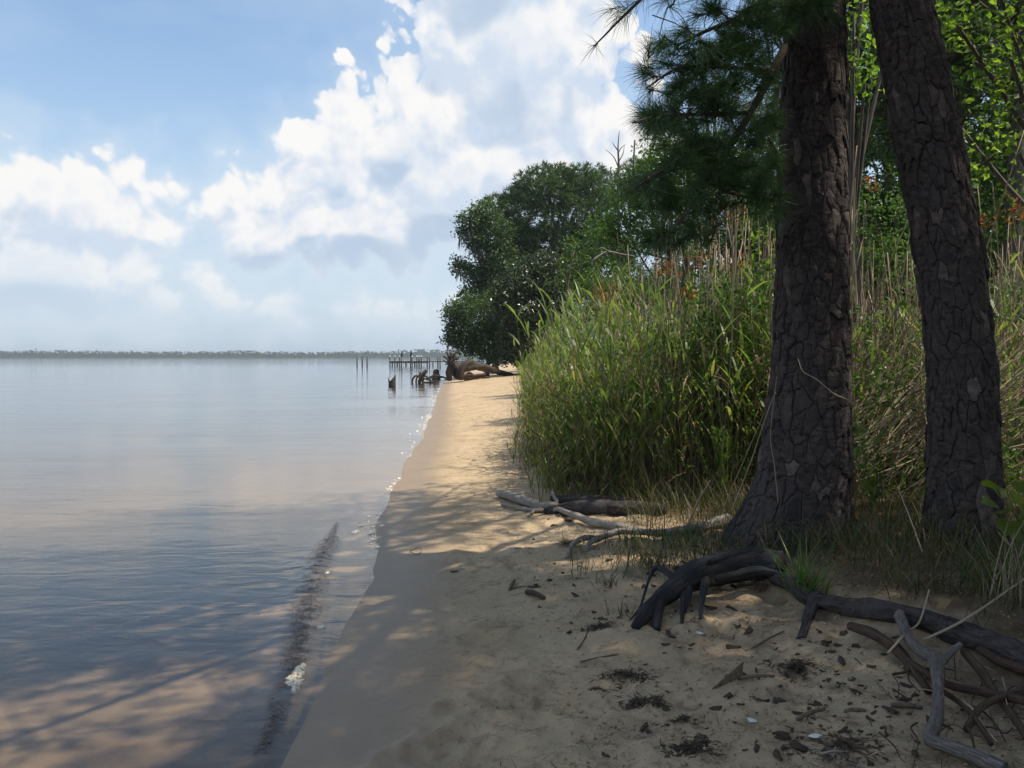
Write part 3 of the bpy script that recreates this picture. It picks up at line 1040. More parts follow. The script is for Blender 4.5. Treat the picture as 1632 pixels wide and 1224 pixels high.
for (px, Y, kind) in ((1372, 21, 'pine'), (1604, 19, 'pine'), (1550, 24, 'pine'), (1500, 30, 'pine'), (1420, 33, 'pine'), (1240, 36, 'pine'), (1180, 42, 'pine'), (1130, 48, 'pine'), (1085, 60, 'pine'), (1010, 66, 'pine'),
                      (1460, 26, 'leaf'), (1400, 28, 'leaf'), (1520, 22, 'leaf'), (1580, 27, 'leaf'), (1640, 22, 'leaf'), (1330, 34, 'leaf'), (1270, 40, 'leaf'), (1210, 30, 'leaf'), (1120, 40, 'leaf'), (1050, 52, 'leaf'), (1000, 58, 'leaf'),
                      (1690, 26, 'pine'), (1760, 30, 'leaf'), (1640, 34, 'pine'), (1490, 40, 'leaf'), (1350, 50, 'pine'), (1580, 44, 'leaf'), (1430, 52, 'pine'), (1300, 60, 'leaf'), (1180, 60, 'leaf'), (960, 74, 'leaf'), (1720, 40, 'leaf'), (1380, 40, 'leaf'), (1250, 52, 'pine'), (1530, 60, 'pine'), (1650, 60, 'pine')):
    spots.append((gp(px, 0, Y), kind))
    SPX[len(spots) - 1] = (px, Y)
used = set()
named = {(1372, 21): 'slender pine trunk standing in the gap between the two big pines', (1604, 19): 'dark pine trunk near the right edge beyond the leaning pine', (1550, 24): 'dark pine trunk just right of the leaning pine, farther back in the wood',
         (1240, 36): 'pine of the wood just left of the straight pine, above the cane tops'}
for ii, (p, kind) in enumerate(spots):
    q = rw.choice(protos[kind])
    if q.name in used:
        q = copy_tree(q)
    used.add(q.name)
    q.location = Vector(p)
    q.rotation_euler = (0, 0, rw.uniform(0, 6.28))
    q.scale = (rw.uniform(.85, 1.15),) * 3
    q['label'] = named.get(SPX.get(ii), LP if kind == 'pine' else LB)
# the same wood goes on unseen; trees added here to shade the beach
GO = 'unseen trees added right of the view to shade the beach'
for x, y, kind in ((6.7, 4.9, 'pine'), (8.5, 1.0, 'leaf'), (9.5, 1.8, 'pine'), (11.5, 6.5, 'leaf'), (12, 2, 'pine'), (7.5, -3, 'pine'), (10, -5, 'leaf'), (14, -1, 'pine'), (6.5, -7, 'leaf'), (15, 4, 'leaf'), (9, -10, 'pine')):
    q = copy_tree(rw.choice(protos[kind]), (x, y, gz(x, y) - .05), rw.uniform(0, 6.28), rw.uniform(.9, 1.15), 'unseen tree of the wood, added right of the view to shade the beach')
    q['group'] = GO

# the sunlit broadleaf trees close behind the two big pines
def near_leaf_tree(label, base, top, lobes, seed, dens=7, size=.095, k=5):
    return tree('broadleaf_tree', label, base, top, lobes, 'leaf', 'leaf', dens, size, k, .09, seed, shell=.42)
near_leaf_tree('bright yellow-green broadleaf tree behind and right of the leaning pine', gp(1760, 0, 9.6), at(1730, 20, 9.6),
     [(at(px, py, Y), np.array([r, r, r * .75])) for px, py, Y, r in ((1520, 40, 9.3, .5), (1560, 110, 9.6, .45), (1600, 50, 9.0, .6), (1630, 150, 9.4, .55), (1545, 200, 10.2, .4), (1600, 230, 9.8, .4), (1500, -30, 9.5, .5), (1580, -60, 9.3, .7), (1700, 80, 9.2, .8), (1670, 240, 9.4, .4), (1720, -70, 9.4, .9), (1650, -120, 9.8, .8), (1530, 270, 10.3, .28))], 71)
near_leaf_tree('slim sunlit broadleaf tree seen in the gap between the two big pine trunks', gp(1378, 0, 13.5), at(1378, -60, 13.5),
     [(at(px, py, Y), np.array([r, r, r * .8])) for px, py, Y, r in ((1370, 30, 13, .34), (1390, 90, 13.2, .36), (1355, 95, 13, .25), (1365, -50, 13, .5), (1420, 20, 13.6, .45), (1375, 130, 13.2, .22), (1440, -60, 13.8, .6), (1330, -90, 13.4, .5))], 72, 9, .11)
tree('shrub', 'rounded bright green shrub behind the canes between the two pine trunks', gp(1420, 0, 14.5), at(1420, 380, 14.5),
     [(at(px, py, Y), np.array([r, r, r * .8])) for px, py, Y, r in ((1400, 335, 14.4, .42), (1440, 330, 14.6, .45), (1380, 380, 14.2, .5), (1420, 400, 14.2, .6), (1460, 380, 14.6, .55), (1385, 320, 14.5, .22), (1440, 450, 14.4, .6))],
     'leaf', 'leaf_mid', 13, .075, 6, .035, 73, cat='shrub', shell=.35)
tree('shrub', 'tall leafy shrub close against the left side of the nearer straight pine', gp(1215, 0, 10.2), at(1212, 440, 10.2),
     [(at(px, py, Y), np.array([r, r, r])) for px, py, Y, r in ((1210, 420, 10.1, .25), (1195, 470, 10.2, .28), (1220, 480, 10.0, .25), (1205, 540, 10.1, .3), (1215, 370, 10.2, .18))],
     'leaf', 'leaf', 15, .075, 5, .02, 74, cat='shrub', shell=.4)
tree('shrub', 'leafy shrub under the trees at the right edge beyond the leaning pine', gp(1600, 0, 12.5), at(1600, 470, 12.5),
     [(at(px, py, Y), np.array([r, r, r * .8])) for px, py, Y, r in ((1590, 450, 12.4, .35), (1620, 490, 12.4, .4), (1570, 500, 12.6, .4), (1650, 440, 12.6, .5), (1610, 550, 12.2, .5))],
     'leaf', 'leaf_mid', 12, .08, 6, .03, 75, cat='shrub', shell=.35)

# low growth that fills the floor of the wood
rg = np.random.default_rng(77)
n = 5200
x = rg.uniform(2.5, 46, n); y = rg.uniform(12, 78, n)
k = (x < y * .75) & (x > 2.2 + (y - 12) * .02)
x, y = x[k], y[k]
hh = rg.uniform(.1, 1, len(x)) ** .7 * (1.5 + 1.3 * fbm(x * .3, y * .3, 0, 5, 3))
P = np.stack([x, y, ground(x, y, False) + hh], -1)
mb = MB()
kk = 6
cards(mb, np.repeat(P, kk, 0) + rg.normal(size=(len(P) * kk, 3)) * .28, .2, rg, .4, .6)
tag(mb.obj('undergrowth', M['leaf_dark'], smooth=False), 'dark tangled low growth on the floor of the wood', 'undergrowth', kind='stuff')

# ------------------------------------------------------------------ the two big pines
def clip_poly(poly, p, n):
    out = []
    for i in range(len(poly)):
        a, b = poly[i], poly[(i + 1) % len(poly)]
        da, db = (a - p).dot(n), (b - p).dot(n)
        if da <= 0: out.append(a)
        if da * db < 0: out.append(a + (b - a) * (da / (da - db)))
    return out


def bark_plates(root, ax, seed, z0, z1, cw, ch, camside):
    """separate thick bark plates, cut as cells on the trunk's surface with open cracks between"""
    rr = random.Random(seed)
    rg = np.random.default_rng(seed)
    zs = ax[:, 2]
    def P(u, z, off):
        x, y, r = (np.interp(z, zs, ax[:, c]) for c in (0, 1, 3))
        return np.array([x + math.cos(u) * (r + off), y + math.sin(u) * (r + off), z])
    r0 = float(np.interp((z0 + z1) / 2, zs, ax[:, 3]))
    nu = max(8, int(2 * math.pi * r0 / cw))
    nz = int((z1 - z0) / ch)
    W_ = nu * cw
    seeds = []
    for j in range(nz):
        for i in range(nu):
            seeds.append(((i + .5 + rr.uniform(-.42, .42) + .5 * (j % 2)) * cw, z0 + (j + .5 + rr.uniform(-.45, .45)) * ch))
    seeds = [q for q in seeds if rr.random() > .28]
    sx = cw / ch * 1.0
    A = np.array([(u % W_, z * sx) for u, z in seeds])
    out = []
    for i in range(len(A)):
        d = A - A[i]
        d[:, 0] = (d[:, 0] + W_ / 2) % W_ - W_ / 2
        dist = np.hypot(d[:, 0], d[:, 1])
        o = np.argsort(dist)[1:18]
        b = cw * 2.0
        poly = [np.array(q) for q in ((-b, -b), (b, -b), (b, b), (-b, b))]
        for k in o:
            poly = clip_poly(poly, d[k] * .5, d[k])
            if len(poly) < 3: break
        if len(poly) < 3: continue
        pts = []
        for a in range(len(poly)):
            p, q = poly[a], poly[(a + 1) % len(poly)]
            m_ = max(1, int(np.linalg.norm(q - p) / (cw * .24)))
            for s in range(m_):
                pts.append(p + (q - p) * (s / m_))
        pts = np.array(pts)
        wu, wv = pts[:, 0] + A[i][0], pts[:, 1] + A[i][1]
        q_ = 2.3 / cw
        pts = pts + (np.stack([fbm(wu * q_, wv * q_, 3, seed, 2), fbm(wu * q_ + 40, wv * q_, 9, seed, 2)], 1) - .5) * cw * np.array([.75, .9])
        c = pts.mean(0)
        size = float(np.linalg.norm(pts - c, axis=1).mean())
        if size < cw * .12: continue
        out.append((A[i], pts, c, size))
    made, rest, restf = [], MB(), MB()
    for (s, pts, c, size) in out:
        th = .004 + .022 * rr.random() ** 1.7
        tilt = rr.uniform(-.006, .006), rr.uniform(-.010, .006)
        gap = .0006 + rr.uniform(0, .0022)
        v = pts - c
        l = np.linalg.norm(v, axis=1, keepdims=True)
        in1 = c + v * np.maximum(1 - gap / l, .3)
        in2 = c + v * np.maximum(1 - (gap + .006) / l, .25)
        in3 = c + v * .58
        n = len(pts)
        def up(q, off):
            res = []
            for a, b_ in q:
                u = (s[0] + a) / W_ * 2 * math.pi
                z = (s[1] + b_) / sx
                res.append(P(u, z, off + (tilt[0] * a + tilt[1] * b_) / cw + rr.uniform(-.0012, .0012)))
            return res
        V = up(in1, -.006) + up(in1, th * .72) + up(in2, th) + up(in3, th + rr.uniform(0, .004)) + up([c], th + .003)
        i = np.arange(n); k = (i + 1) % n
        f4 = np.concatenate([np.stack([q * n + i, q * n + k, (q + 1) * n + k, (q + 1) * n + i], 1) for q in range(3)])
        f3 = np.stack([3 * n + i, 3 * n + k, np.full(n, 4 * n)], 1)
        if size > cw * .3 and rr.random() < .75:
            sc = rr.uniform(.42, .72)
            c2 = c + v[rr.randrange(n)] * rr.uniform(0, .3)
            w2 = c2 + v * sc * (1 + .35 * (rg.uniform(0, 1, (n, 1)) - .5))
            m0 = len(V)
            V = V + up(w2, th - .002) + up(c2 + (w2 - c2) * .94, th + rr.uniform(.003, .006)) + up([c2], th + .007)
            f4 = np.concatenate([f4, np.stack([m0 + i, m0 + k, m0 + n + k, m0 + n + i], 1)])
            f3 = np.concatenate([f3, np.stack([m0 + n + i, m0 + n + k, np.full(n, m0 + 2 * n)], 1)])
        u = s[0] / W_ * 2 * math.pi
        nv = np.array([math.cos(u), math.sin(u)])
        cen = P(u, s[1] / sx, 0)
        face = nv.dot(nrm(np.array([-cen[0], -cen[1]])))
        dd = ray(0, 0)
        vis = 1 if (cen[2] - CAMZ) / cen[1] < .43 else 0
        made.append((face * size * vis if face > .12 else -1, np.array(V), f3, f4, rr.random() < (.12 if u < -.1 or u > 4.6 else .04)))
    made.sort(key=lambda q: -q[0])
    for q, (w, V, f3, f4, fl) in enumerate(made):
        if q < 300 and w > 0:
            b = MB()
            b.add(V, f3, f4)
            b.obj('bark_plate', M['bark_flake' if fl else 'bark'], root, smooth=False)
        else:
            (restf if fl else rest).add(V, f3, f4)
    tag(rest.obj('bark', M['bark'], root, smooth=False), kind='stuff')
    if restf.n: tag(restf.obj('bark', M['bark_flake'], root, smooth=False), kind='stuff')


def trunk_axis(rows, Y, top):
    """rows of (py, left px, right px) at depth Y, then points (x, y, z, r) above the picture"""
    out = []
    for py, a, b in rows:
        p = at((a + b) / 2, py, Y)
        out.append((p[0], p[1], p[2], (b - a) / 2 / FOC * Y))
    out.sort(key=lambda q: q[2])
    A = np.array(out + top)
    A[:len(out), 3] *= .955
    return spline(A, 90)


def crown_boughs(root, ax, rg, n, z0, z1, reach, keep, dens=1.0):
    """live boughs above the picture: one part each, with its needles"""
    made = 0
    for _ in range(n * 6):
        if made >= n: break
        z = rg.uniform(0, 1) ** 1.15 * (z1 - z0) + z0
        a = rg.uniform(0, 2 * math.pi)
        f = 1 - (z - z0) / (z1 - z0)
        L = reach * (.35 + .65 * f) * rg.uniform(.7, 1.1)
        x, y, r = (np.interp(z, ax[:, 2], ax[:, c]) for c in (0, 1, 3))
        d = np.array([math.cos(a), math.sin(a), 0])
        s = np.array([x, y, z])
        tip = s + d * L + np.array([0, 0, L * rg.uniform(.05, .4)])
        if not keep(s, tip): continue
        made += 1
        midp = s + d * L * .5 + np.array([0, 0, L * .05]) + rg.normal(size=3) * .15
        cv = spline([s, midp, tip], 10)
        b = MB()
        tube(b, cv, np.linspace(min(.07, r * .5), .015, 10), 6, .1, made)
        P, D = [], []
        for q in range(int(13 * L / 3 * dens * rg.uniform(.8, 1.2)) + 4):
            t = rg.uniform(.28, 1.0)
            c = np.array([np.interp(t * 9, np.arange(10), cv[:, k]) for k in range(3)])
            sd_ = np.cross(d, [0, 0, 1]) * rg.choice([-1, 1])
            e = c + (sd_ * rg.uniform(.3, 1.0) + d * rg.uniform(.1, .5)) * L * .33 * (1.15 - t * .7) + np.array([0, 0, rg.uniform(-.1, .35)])
            stems(b, c[None], e[None], np.array([.012]), np.array([.006]), None, 2)
            for h in range(5):
                w = rg.uniform(.3, 1.0)
                P.append(c * (1 - w) + e * w + rg.normal(size=3) * .16)
                D.append(e - c + np.array([0, 0, .3]) + rg.normal(size=3) * .3)
        bo = b.obj('bough', M['twig'], root)
        nm = MB()
        needles(nm, np.array(P), np.array(D), 22, .21, .0078, rg, .12)
        nm.obj('needles', M['needle'], bo, smooth=False)


YL, YR = 6.9, 6.0
axL = trunk_axis([(-60, 1258, 1344), (0, 1255, 1342), (100, 1250, 1345), (200, 1247, 1345), (300, 1243, 1347), (400, 1240, 1350), (500, 1237, 1352), (600, 1230, 1353), (700, 1217, 1354), (760, 1204, 1354), (810, 1184, 1352), (850, 1158, 1350), (890, 1136, 1352)], YL,
                 [(2.38, 6.95, 7.5, .19), (2.30, 7.0, 12, .13), (2.3, 7.1, 16.5, .05)])
axR = trunk_axis([(-60, 1383, 1466), (0, 1393, 1478), (100, 1410, 1502), (200, 1426, 1521), (300, 1445, 1541), (400, 1462, 1560), (500, 1474, 1573), (600, 1482, 1583), (700, 1484, 1588), (800, 1480, 1592), (880, 1472, 1600), (920, 1470, 1602)], YR,
                 [(2.2, 6.0, 7.0, .16), (1.9, 6.1, 11, .11), (1.8, 6.2, 15.5, .04)])
pineL = empty('pine_tree', (axL[0, 0], axL[0, 1], gz(axL[0, 0], axL[0, 1])), 'thick straight pine with flared foot and hanging bough, left of the two big trunks', 'tree', 'two big pines at the edge of the beach')
pineR = empty('pine_tree', (axR[0, 0], axR[0, 1], gz(axR[0, 0], axR[0, 1])), 'bare-trunked pine leaning left, right-hand one of the two big trunks', 'tree', 'two big pines at the edge of the beach')
for root, ax, sd_, cw, ch in ((pineL, axL, 5, .056, .140), (pineR, axR, 6, .053, .135)):
    mb = MB()
    th_ = np.linspace(0, 2 * math.pi, 33)[:-1]
    rr_ = ax[:, 3, None] - .003
    Vt = np.stack([ax[:, 0, None] + np.cos(th_) * rr_, ax[:, 1, None] + np.sin(th_) * rr_, np.repeat(ax[:, 2, None], 32, 1)], -1)
    i_, j_ = np.arange(len(ax) - 1)[:, None] * 32, np.arange(32)[None]
    k_ = (j_ + 1) % 32
    mb.add(Vt.reshape(-1, 3), None, np.stack(np.broadcast_arrays(i_ + j_, i_ + k_, i_ + 32 + k_, i_ + 32 + j_), -1).reshape(-1, 4))
    mb.obj('trunk', M['bark_deep'], root)
    bark_plates(root, ax, sd_, .1, 5.6, cw, ch, None)
# splinter of loose bark sticking out at the trunk's right edge
mb = MB()
tube(mb, spline([at(1343, 258, 6.75), at(1349, 278, 6.72), at(1353, 294, 6.7)], 6), [.02, .016, .012, .01, .006, .002], 5, .2, 2, flat=.4)
mb.obj('loose_bark', M['cane'], pineL)

# the hanging bough in view
rg = np.random.default_rng(31)
TW = [
    ([(1262, 55, 6.8), (1232, 112, 6.6), (1196, 180, 6.4), (1162, 235, 6.3), (1125, 290, 6.2), (1085, 350, 6.1), (1050, 388, 6.0)], .036, .010),
    ([(1232, 112, 6.6), (1160, 108, 6.3), (1085, 108, 6.1), (1030, 140, 5.95)], .018, .006),
    ([(1196, 180, 6.4), (1110, 182, 6.15), (1050, 185, 6.0), (1008, 196, 5.9)], .018, .006),
    ([(1162, 235, 6.3), (1100, 245, 6.1), (1050, 275, 6.0), (1010, 300, 5.9)], .016, .006),
    ([(1262, -40, 6.8), (1190, 20, 6.5), (1120, 52, 6.2), (1075, 75, 6.0)], .024, .007),
    ([(1125, 290, 6.2), (1170, 310, 6.3), (1215, 318, 6.35)], .012, .006),
    ([(1196, 180, 6.4), (1215, 205, 6.35), (1228, 225, 6.35)], .010, .005),
    ([(1150, -120, 6.2), (1070, -50, 5.8), (1012, 8, 5.6), (985, 34, 5.6), (962, 58, 5.6), (946, 74, 5.6)], .014, .004),
    ([(1070, -50, 5.8), (1075, 0, 5.8), (1062, 14, 5.8)], .010, .004),
    ([(1190, 20, 6.5), (1250, 10, 6.4), (1320, 5, 6.4)], .012, .005),
    ([(1085, 350, 6.1), (1110, 372, 6.1), (1120, 392, 6.1)], .010, .005),
]
bm_ = MB()
SP = []
for L, a, b in TW:
    P = spline([at(*q) for q in L], 26)
    tube(bm_, P, np.linspace(a, b, 26), 7, .14, 6)
    SP.append(P[4:])
SP = np.concatenate(SP)
P, D = [], []
for (px, py, r, cnt) in ((1060, 108, 44, 12), (1120, 82, 46, 14), (1105, 145, 50, 14), (1050, 175, 38, 10), (1150, 40, 46, 12), (1200, 55, 46, 13), (1205, 112, 38, 10), (1135, 205, 44, 12), (1035, 195, 26, 7), (1085, 292, 48, 14),
                         (1035, 300, 34, 9), (1062, 360, 38, 10), (1092, 335, 40, 10), (1140, 310, 40, 11), (1190, 302, 42, 11), (1222, 325, 30, 8), (1200, 222, 24, 6), (1225, 195, 20, 6), (1245, 18, 40, 11), (1295, 14, 34, 8), (1325, 2, 24, 5), (1165, 260, 30, 7), (1110, 240, 40, 10),
                         (1235, 255, 16, 5), (1120, 372, 24, 4), (1160, 160, 40, 9), (1080, 215, 30, 6)):
    for _ in range(int(cnt * 1.3)):
        a = rg.uniform(0, 6.28); q = math.sqrt(rg.uniform(0, 1)) * r
        p = at(px + math.cos(a) * q, py + math.sin(a) * q, 6.2 + rg.normal() * .28)
        j = np.argmin(((SP - p) ** 2).sum(1) + rg.uniform(0, .05, len(SP)))
        s = SP[j]
        v = p - s
        l = np.linalg.norm(v)
        if l > .5: s = p - v / l * .5
        stems(bm_, s[None], p[None], np.array([.0045]), np.array([.003]), rg.normal(size=(1, 3)) * .04, 3)
        P.append(p)
        D.append(nrm(v + np.array([-.02, -.02, .03])) + rg.normal(size=3) * .25)
bough = bm_.obj('bough', M['twig'], pineL)
nm = MB()
needles(nm, np.array(P), np.array(D), 84, .19, .0034, rg, .10, 12, 78, .14)
P = [at(*q) for q in ((985, 20, 5.6), (1000, 12, 5.6), (972, 14, 5.6), (1012, 2, 5.6), (990, 30, 5.6), (1066, 10, 5.8), (1075, -4, 5.8), (1052, 4, 5.8), (1100, 2, 5.9))]
needles(nm, np.array(P), rg.normal(size=(9, 3)) * .5 + np.array([-.6, 0, -.35]), 40, .19, .0024, rg, .10, 12, 80, .16)
needles(nm, at(946, 75, 5.6)[None], np.array([[-.7, 0, -.5]]), 26, .15, .0024, rg, .04, 20, 100, .1)
nm.obj('needles', M['needle'], bough, smooth=False)

def sunny_gap(s, tip):  # drops unseen right-hand boughs so sun reaches the trunk
    d = tip - s
    return d[0] > .5 and s[2] < 13 and tip[1] < 8.0 and (math.sin(s[2] * 91.7 + d[1] * 37.1) > -.5)
def above_view(s, tip):
    lim = 1.75 + .44 * max(tip[1], .5) + .45
    e = s * .5 + tip * .5
    return tip[2] > lim and e[2] > 1.75 + .44 * e[1] + .3
def keepL(s, tip):
    d = tip - s
    if sunny_gap(s, tip): return False
    return above_view(s, tip) and not (d[0] > .6 and tip[1] > 9.0 and s[2] < 7.0)
crown_boughs(pineL, axL, np.random.default_rng(41), 62, 5.6, 16, 4.7, keepL, 1.35)
crown_boughs(pineR, axR, np.random.default_rng(42), 50, 5.2, 15, 4.5, keepL, 1.35)

# unseen pine added outside the right of the view to shade the near sand
b = np.array([5.6, 2.2, gz(5.6, 2.2)])
ax3 = spline(np.array([(5.6, 2.2, b[2] - .2, .26), (5.5, 2.2, 4, .21), (5.4, 2.2, 9, .16), (5.4, 2.2, 15, .05)]), 40)
shade_pine = empty('pine_tree', b, 'tall pine standing just outside the right edge of the view', 'tree')
mb = MB()
tube(mb, ax3[:, :3], ax3[:, 3], 16, .08, 3)
mb.obj('trunk', M['bark_far'], shade_pine)
def keep_sun_patch(s, tip):  # leaves out boughs whose shade would reach the near right corner
    if not above_view(s, tip): return False
    for q in (.35, .7, 1.0):
        p = s * (1 - q) + tip * q
        g_ = p - np.array(sdir) * ((p[2] - .4) / sdir.z)
        if 1.6 < g_[0] < 2.9 and 3.2 < g_[1] < 4.3: return False
    return True
crown_boughs(shade_pine, ax3, np.random.default_rng(43), 48, 4.2, 14, 4.8, keep_sun_patch, 1.35)

# ------------------------------------------------------------------ reeds
EY = [5.5, 8.0, 8.9, 9.4, 10.5, 14, 20, 30, 45, 62, 80]
EX = [3.6, 2.6, 1.5, .85, .55, .45, .55, .75, 1.0, 1.1, 1.0]
def reed_edge(y):
    return np.interp(y, EY, EX) + .35 * (vnoise(np.asarray(y) * .8, 9.1, 0, 61) - .5)


def reed_height(x, y, rg):
    d = np.clip(x - reed_edge(y), 0, 8)
    return (1.0 + 1.35 * sstep(d, -.1, .9) - .35 * sstep(d, 1.1, 2.6)) * rg.uniform(.55, 1.12, len(x)) * (.60 + .75 * fbm(x * 1.1, y * 1.1, 0, 62, 3))


def reeds(mbs, mbl, x, y, h, rg, nl, seg=4, lw=.026, z=None, sn=3, lean=.10, lo=.22):
    n = len(x)
    z = ground(x, y, False) if z is None else z
    B = np.stack([x, y, z - .03], -1)
    ln = np.stack([rg.normal(-.06, lean, n), rg.normal(-.03, lean, n), np.ones(n)], -1)
    Tp = B + ln * h[:, None]
    bd = rg.normal(size=(n, 3)) * np.array([.05, .05, 0]) * h[:, None]
    stems(mbs, B, Tp, np.full(n, .0048), np.full(n, .002), bd, 3, sn)
    t = np.tile(np.linspace(lo, .98, nl), (n, 1)) + rg.uniform(-.05, .05, (n, nl))
    t = np.clip(t, .05, 1)
    base = B[:, None] * (1 - t[..., None]) + Tp[:, None] * t[..., None] + bd[:, None] * (4 * t * (1 - t))[..., None] * .5
    az = rg.uniform(0, 6.28, (n, 1)) + np.arange(nl)[None] * math.pi + rg.normal(size=(n, nl)) * .7
    L = rg.uniform(.28, .62, (n, nl)) * (.6 + .4 * np.sin(np.clip(t, 0, 1) * math.pi)) * np.clip(h[:, None] / 1.9, .5, 1.15)
    e0 = rg.uniform(.75, 1.3, (n, nl))
    dr = rg.uniform(.15, 1.0, (n, nl)) + 1.2 * (rg.uniform(0, 1, (n, nl)) > .7)
    w = rg.uniform(.6, 1.1, (n, nl)) * lw
    blades(mbl, base.reshape(-1, 3), az.ravel(), e0.ravel(), L.ravel(), w.ravel(), dr.ravel(), seg)


# individual reeds along the front of the bed: a stem with its leaf blades
rg = np.random.default_rng(101)
GR = 'tall green reeds at the front of the reed bed'
LR = 'tall green reed with arching blades standing at the front edge of the reed bed'
rp = []
for v in range(6):
    ms = MB()
    root = empty('reed', (0, 0, 0), LR, 'reed', GR)
    h = np.array([1.75 + .12 * v])
    nl = 6
    st, lv = MB(), MB()
    reeds(st, lv, np.zeros(1), np.zeros(1), h, rg, nl, 5, .038, np.zeros(1), 5, .1, .4)
    st.obj('stem', M['reed_stem'], root)
    V = lv.v[0].reshape(nl, -1, 3)
    f = lv.f4[0].reshape(nl, -1, 4)[0]
    f = f - f.min()
    for q in range(nl):
        b = MB()
        b.add(V[q], None, f)
        b.obj('leaf', M['reed'], root)
    rp.append(root)
yy = np.sort(rg.uniform(0, 1, 150)) ** 1.5 * 7 + 8.7
for i, y in enumerate(yy):
    x = float(reed_edge(np.array([y]))[0]) + abs(rg.normal()) * .55 - .05
    o_ = rp[i] if i < 6 else copy_tree(rp[i % 6])
    o_.location = (x, y, gz(x, y) - .03)
    o_.rotation_euler = (rg.normal() * .10, rg.normal() * .13 - .04, rg.uniform(0, 6.28))
    o_.scale = (rg.uniform(.55, 1.18),) * 3

# the rest of the bed
ms, ml = MB(), MB()
# broken reeds leaning across the others
n = 150
y = rg.uniform(8.8, 13, n); x = reed_edge(y) + rg.uniform(.5, 2.8, n)
reeds(ms, ml, x, y, rg.uniform(1.0, 2.0, n), rg, 5, 4, .036, None, 3, .32, .35)
y = 8.9 + 9 * rg.uniform(0, 1, 150) ** 1.4
x = reed_edge(y) - np.abs(rg.normal(size=150)) * .17
reeds(ms, ml, x, y, rg.uniform(.25, 1.0, 150), rg, 6, 4, .02, None, 3, .22, .1)
def scatter(n, y0, y1, wide, pw=1.0):
    y = y0 + (y1 - y0) * rg.uniform(0, 1, n) ** pw
    x = reed_edge(y) + rg.uniform(0, 1, n) ** 1.25 * wide(y)
    return x, y
x, y = scatter(2100, 8.6, 15, lambda y: .66 * y - reed_edge(y), 1.0)
k = (rg.uniform(0, 1, len(x)) > .75 * sstep(x, 2.6, 3.8)) & (fbm(x * 1.7, y * 1.7, 0, 66, 2) > .30)
x, y = x[k], y[k]
reeds(ms, ml, x, y, reed_height(x, y, rg), rg, 7, 4, .036, None, 3, .13, .34)
x, y = scatter(1500, 14, 30, lambda y: 4.5 + 0 * y, 1.2)
reeds(ms, ml, x, y, reed_height(x, y, rg), rg, 7, 3, .028)
x, y = scatter(1400, 28, 66, lambda y: 5 + 0 * y, 1.2)
reeds(ms, ml, x, y, reed_height(x, y, rg), rg, 6, 2, .045)
# finer, greener grass along the beach side
x, y = scatter(1300, 10.5, 34, lambda y: 1.0 + 0 * y, 1.3)
reeds(ms, ml, x - .12, y, rg.uniform(.55, 1.5, len(x)), rg, 8, 4, .016, None, 3, .14, .08)
bed = ml.obj('reed_bed', M['reed'], smooth=False)
tag(bed, 'dense green reed bed along the bank above the beach', 'reeds', kind='stuff')
so = ms.obj('stems', M['reed_stem'], bed)
tag(so, kind='stuff')

# dead canes standing and fallen among the reeds
GC = 'pale dead canes standing among the reeds'
LC = 'pale dead cane standing leafless among the green reeds'
cp = []
for v in range(5):
    mb = MB()
    h = 2.8 + .2 * v
    b = rg.normal(size=(1, 3)) * .12
    tube(mb, spline([(0, 0, 0), (b[0, 0], b[0, 1], h * .5), (b[0, 0] * .5 + .05, b[0, 1], h)], 7), np.linspace(.0095, .0055, 7), 5)
    cp.append(tag(mb.obj('dead_cane', M['cane']), LC, 'dead cane', GC))
for i in range(280):
    y = rg.uniform(8.8, 12.0)
    x = rg.uniform(1.9, .38 * y) if i % 3 else rg.uniform(2.0, .62 * y)
    o_ = cp[i] if i < 5 else copy_tree(cp[i % 5])
    o_.location = (x, y, gz(x, y) - .05)
    o_.rotation_euler = (rg.normal() * .10, rg.normal(-.02, .12), rg.uniform(0, 6.28))
    o_.scale = (1, 1, .32 + .78 * rg.uniform(0, 1) ** .8)
mb = MB()
n = 1500
y = rg.uniform(9.2, 18, n); x = np.maximum(rg.uniform(1.0, .66 * y, n), 1.6)
B = np.stack([x, y, ground(x, y, False)], -1)
h = 1.0 + 2.1 * rg.uniform(0, 1, n) ** 1.3
T = B + np.stack([rg.normal(0, .16, n), rg.normal(0, .16, n), np.ones(n)], -1) * h[:, None]
stems(mb, B, T, np.full(n, .006), np.full(n, .003), rg.normal(size=(n, 3)) * .12, 3, 3)
# slumped sheaf behind and between the two trunks, all leaning up to the right
n = 520
px = rg.uniform(1360, 1640, n); yy = rg.uniform(7.8, 10.5, n)
x = (px - CX) / FOC * yy
B = np.stack([x - rg.uniform(.2, .8, n), yy, ground(x, yy, False) + rg.uniform(0, .7, n)], -1)
an = rg.normal(.85, .28, n)
L = rg.uniform(.7, 1.9, n)
T = B + np.stack([np.cos(an) * L, rg.normal(0, .25, n), np.sin(an) * L], -1)
stems(mb, B, T, np.full(n, .0065), np.full(n, .004), rg.normal(size=(n, 3)) * .1, 3, 3)
tag(mb.obj('fallen_canes', M['cane']), 'thicket of dry standing and slumped canes behind the two big pines', 'dead canes', kind='stuff')
# dry blades low in the bed
mb = MB()
n = 9500
y = rg.uniform(8.5, 16, n); x = reed_edge(y) + rg.uniform(-.05, 1, n) * (.62 * y - reed_edge(y))
B = np.stack([x, y, ground(x, y, False) + rg.uniform(0, 1.3, n) ** 1.6], -1)
blades(mb, B, rg.uniform(0, 6.28, n), rg.uniform(-.6, 1.2, n), rg.uniform(.15, .5, n), rg.uniform(.006, .016, n), rg.uniform(.2, 1.6, n), 3)
tag(mb.obj('dry_blades', M['straw'], smooth=False), 'withered straw-coloured blades low among the reeds', 'dry grass', kind='stuff')
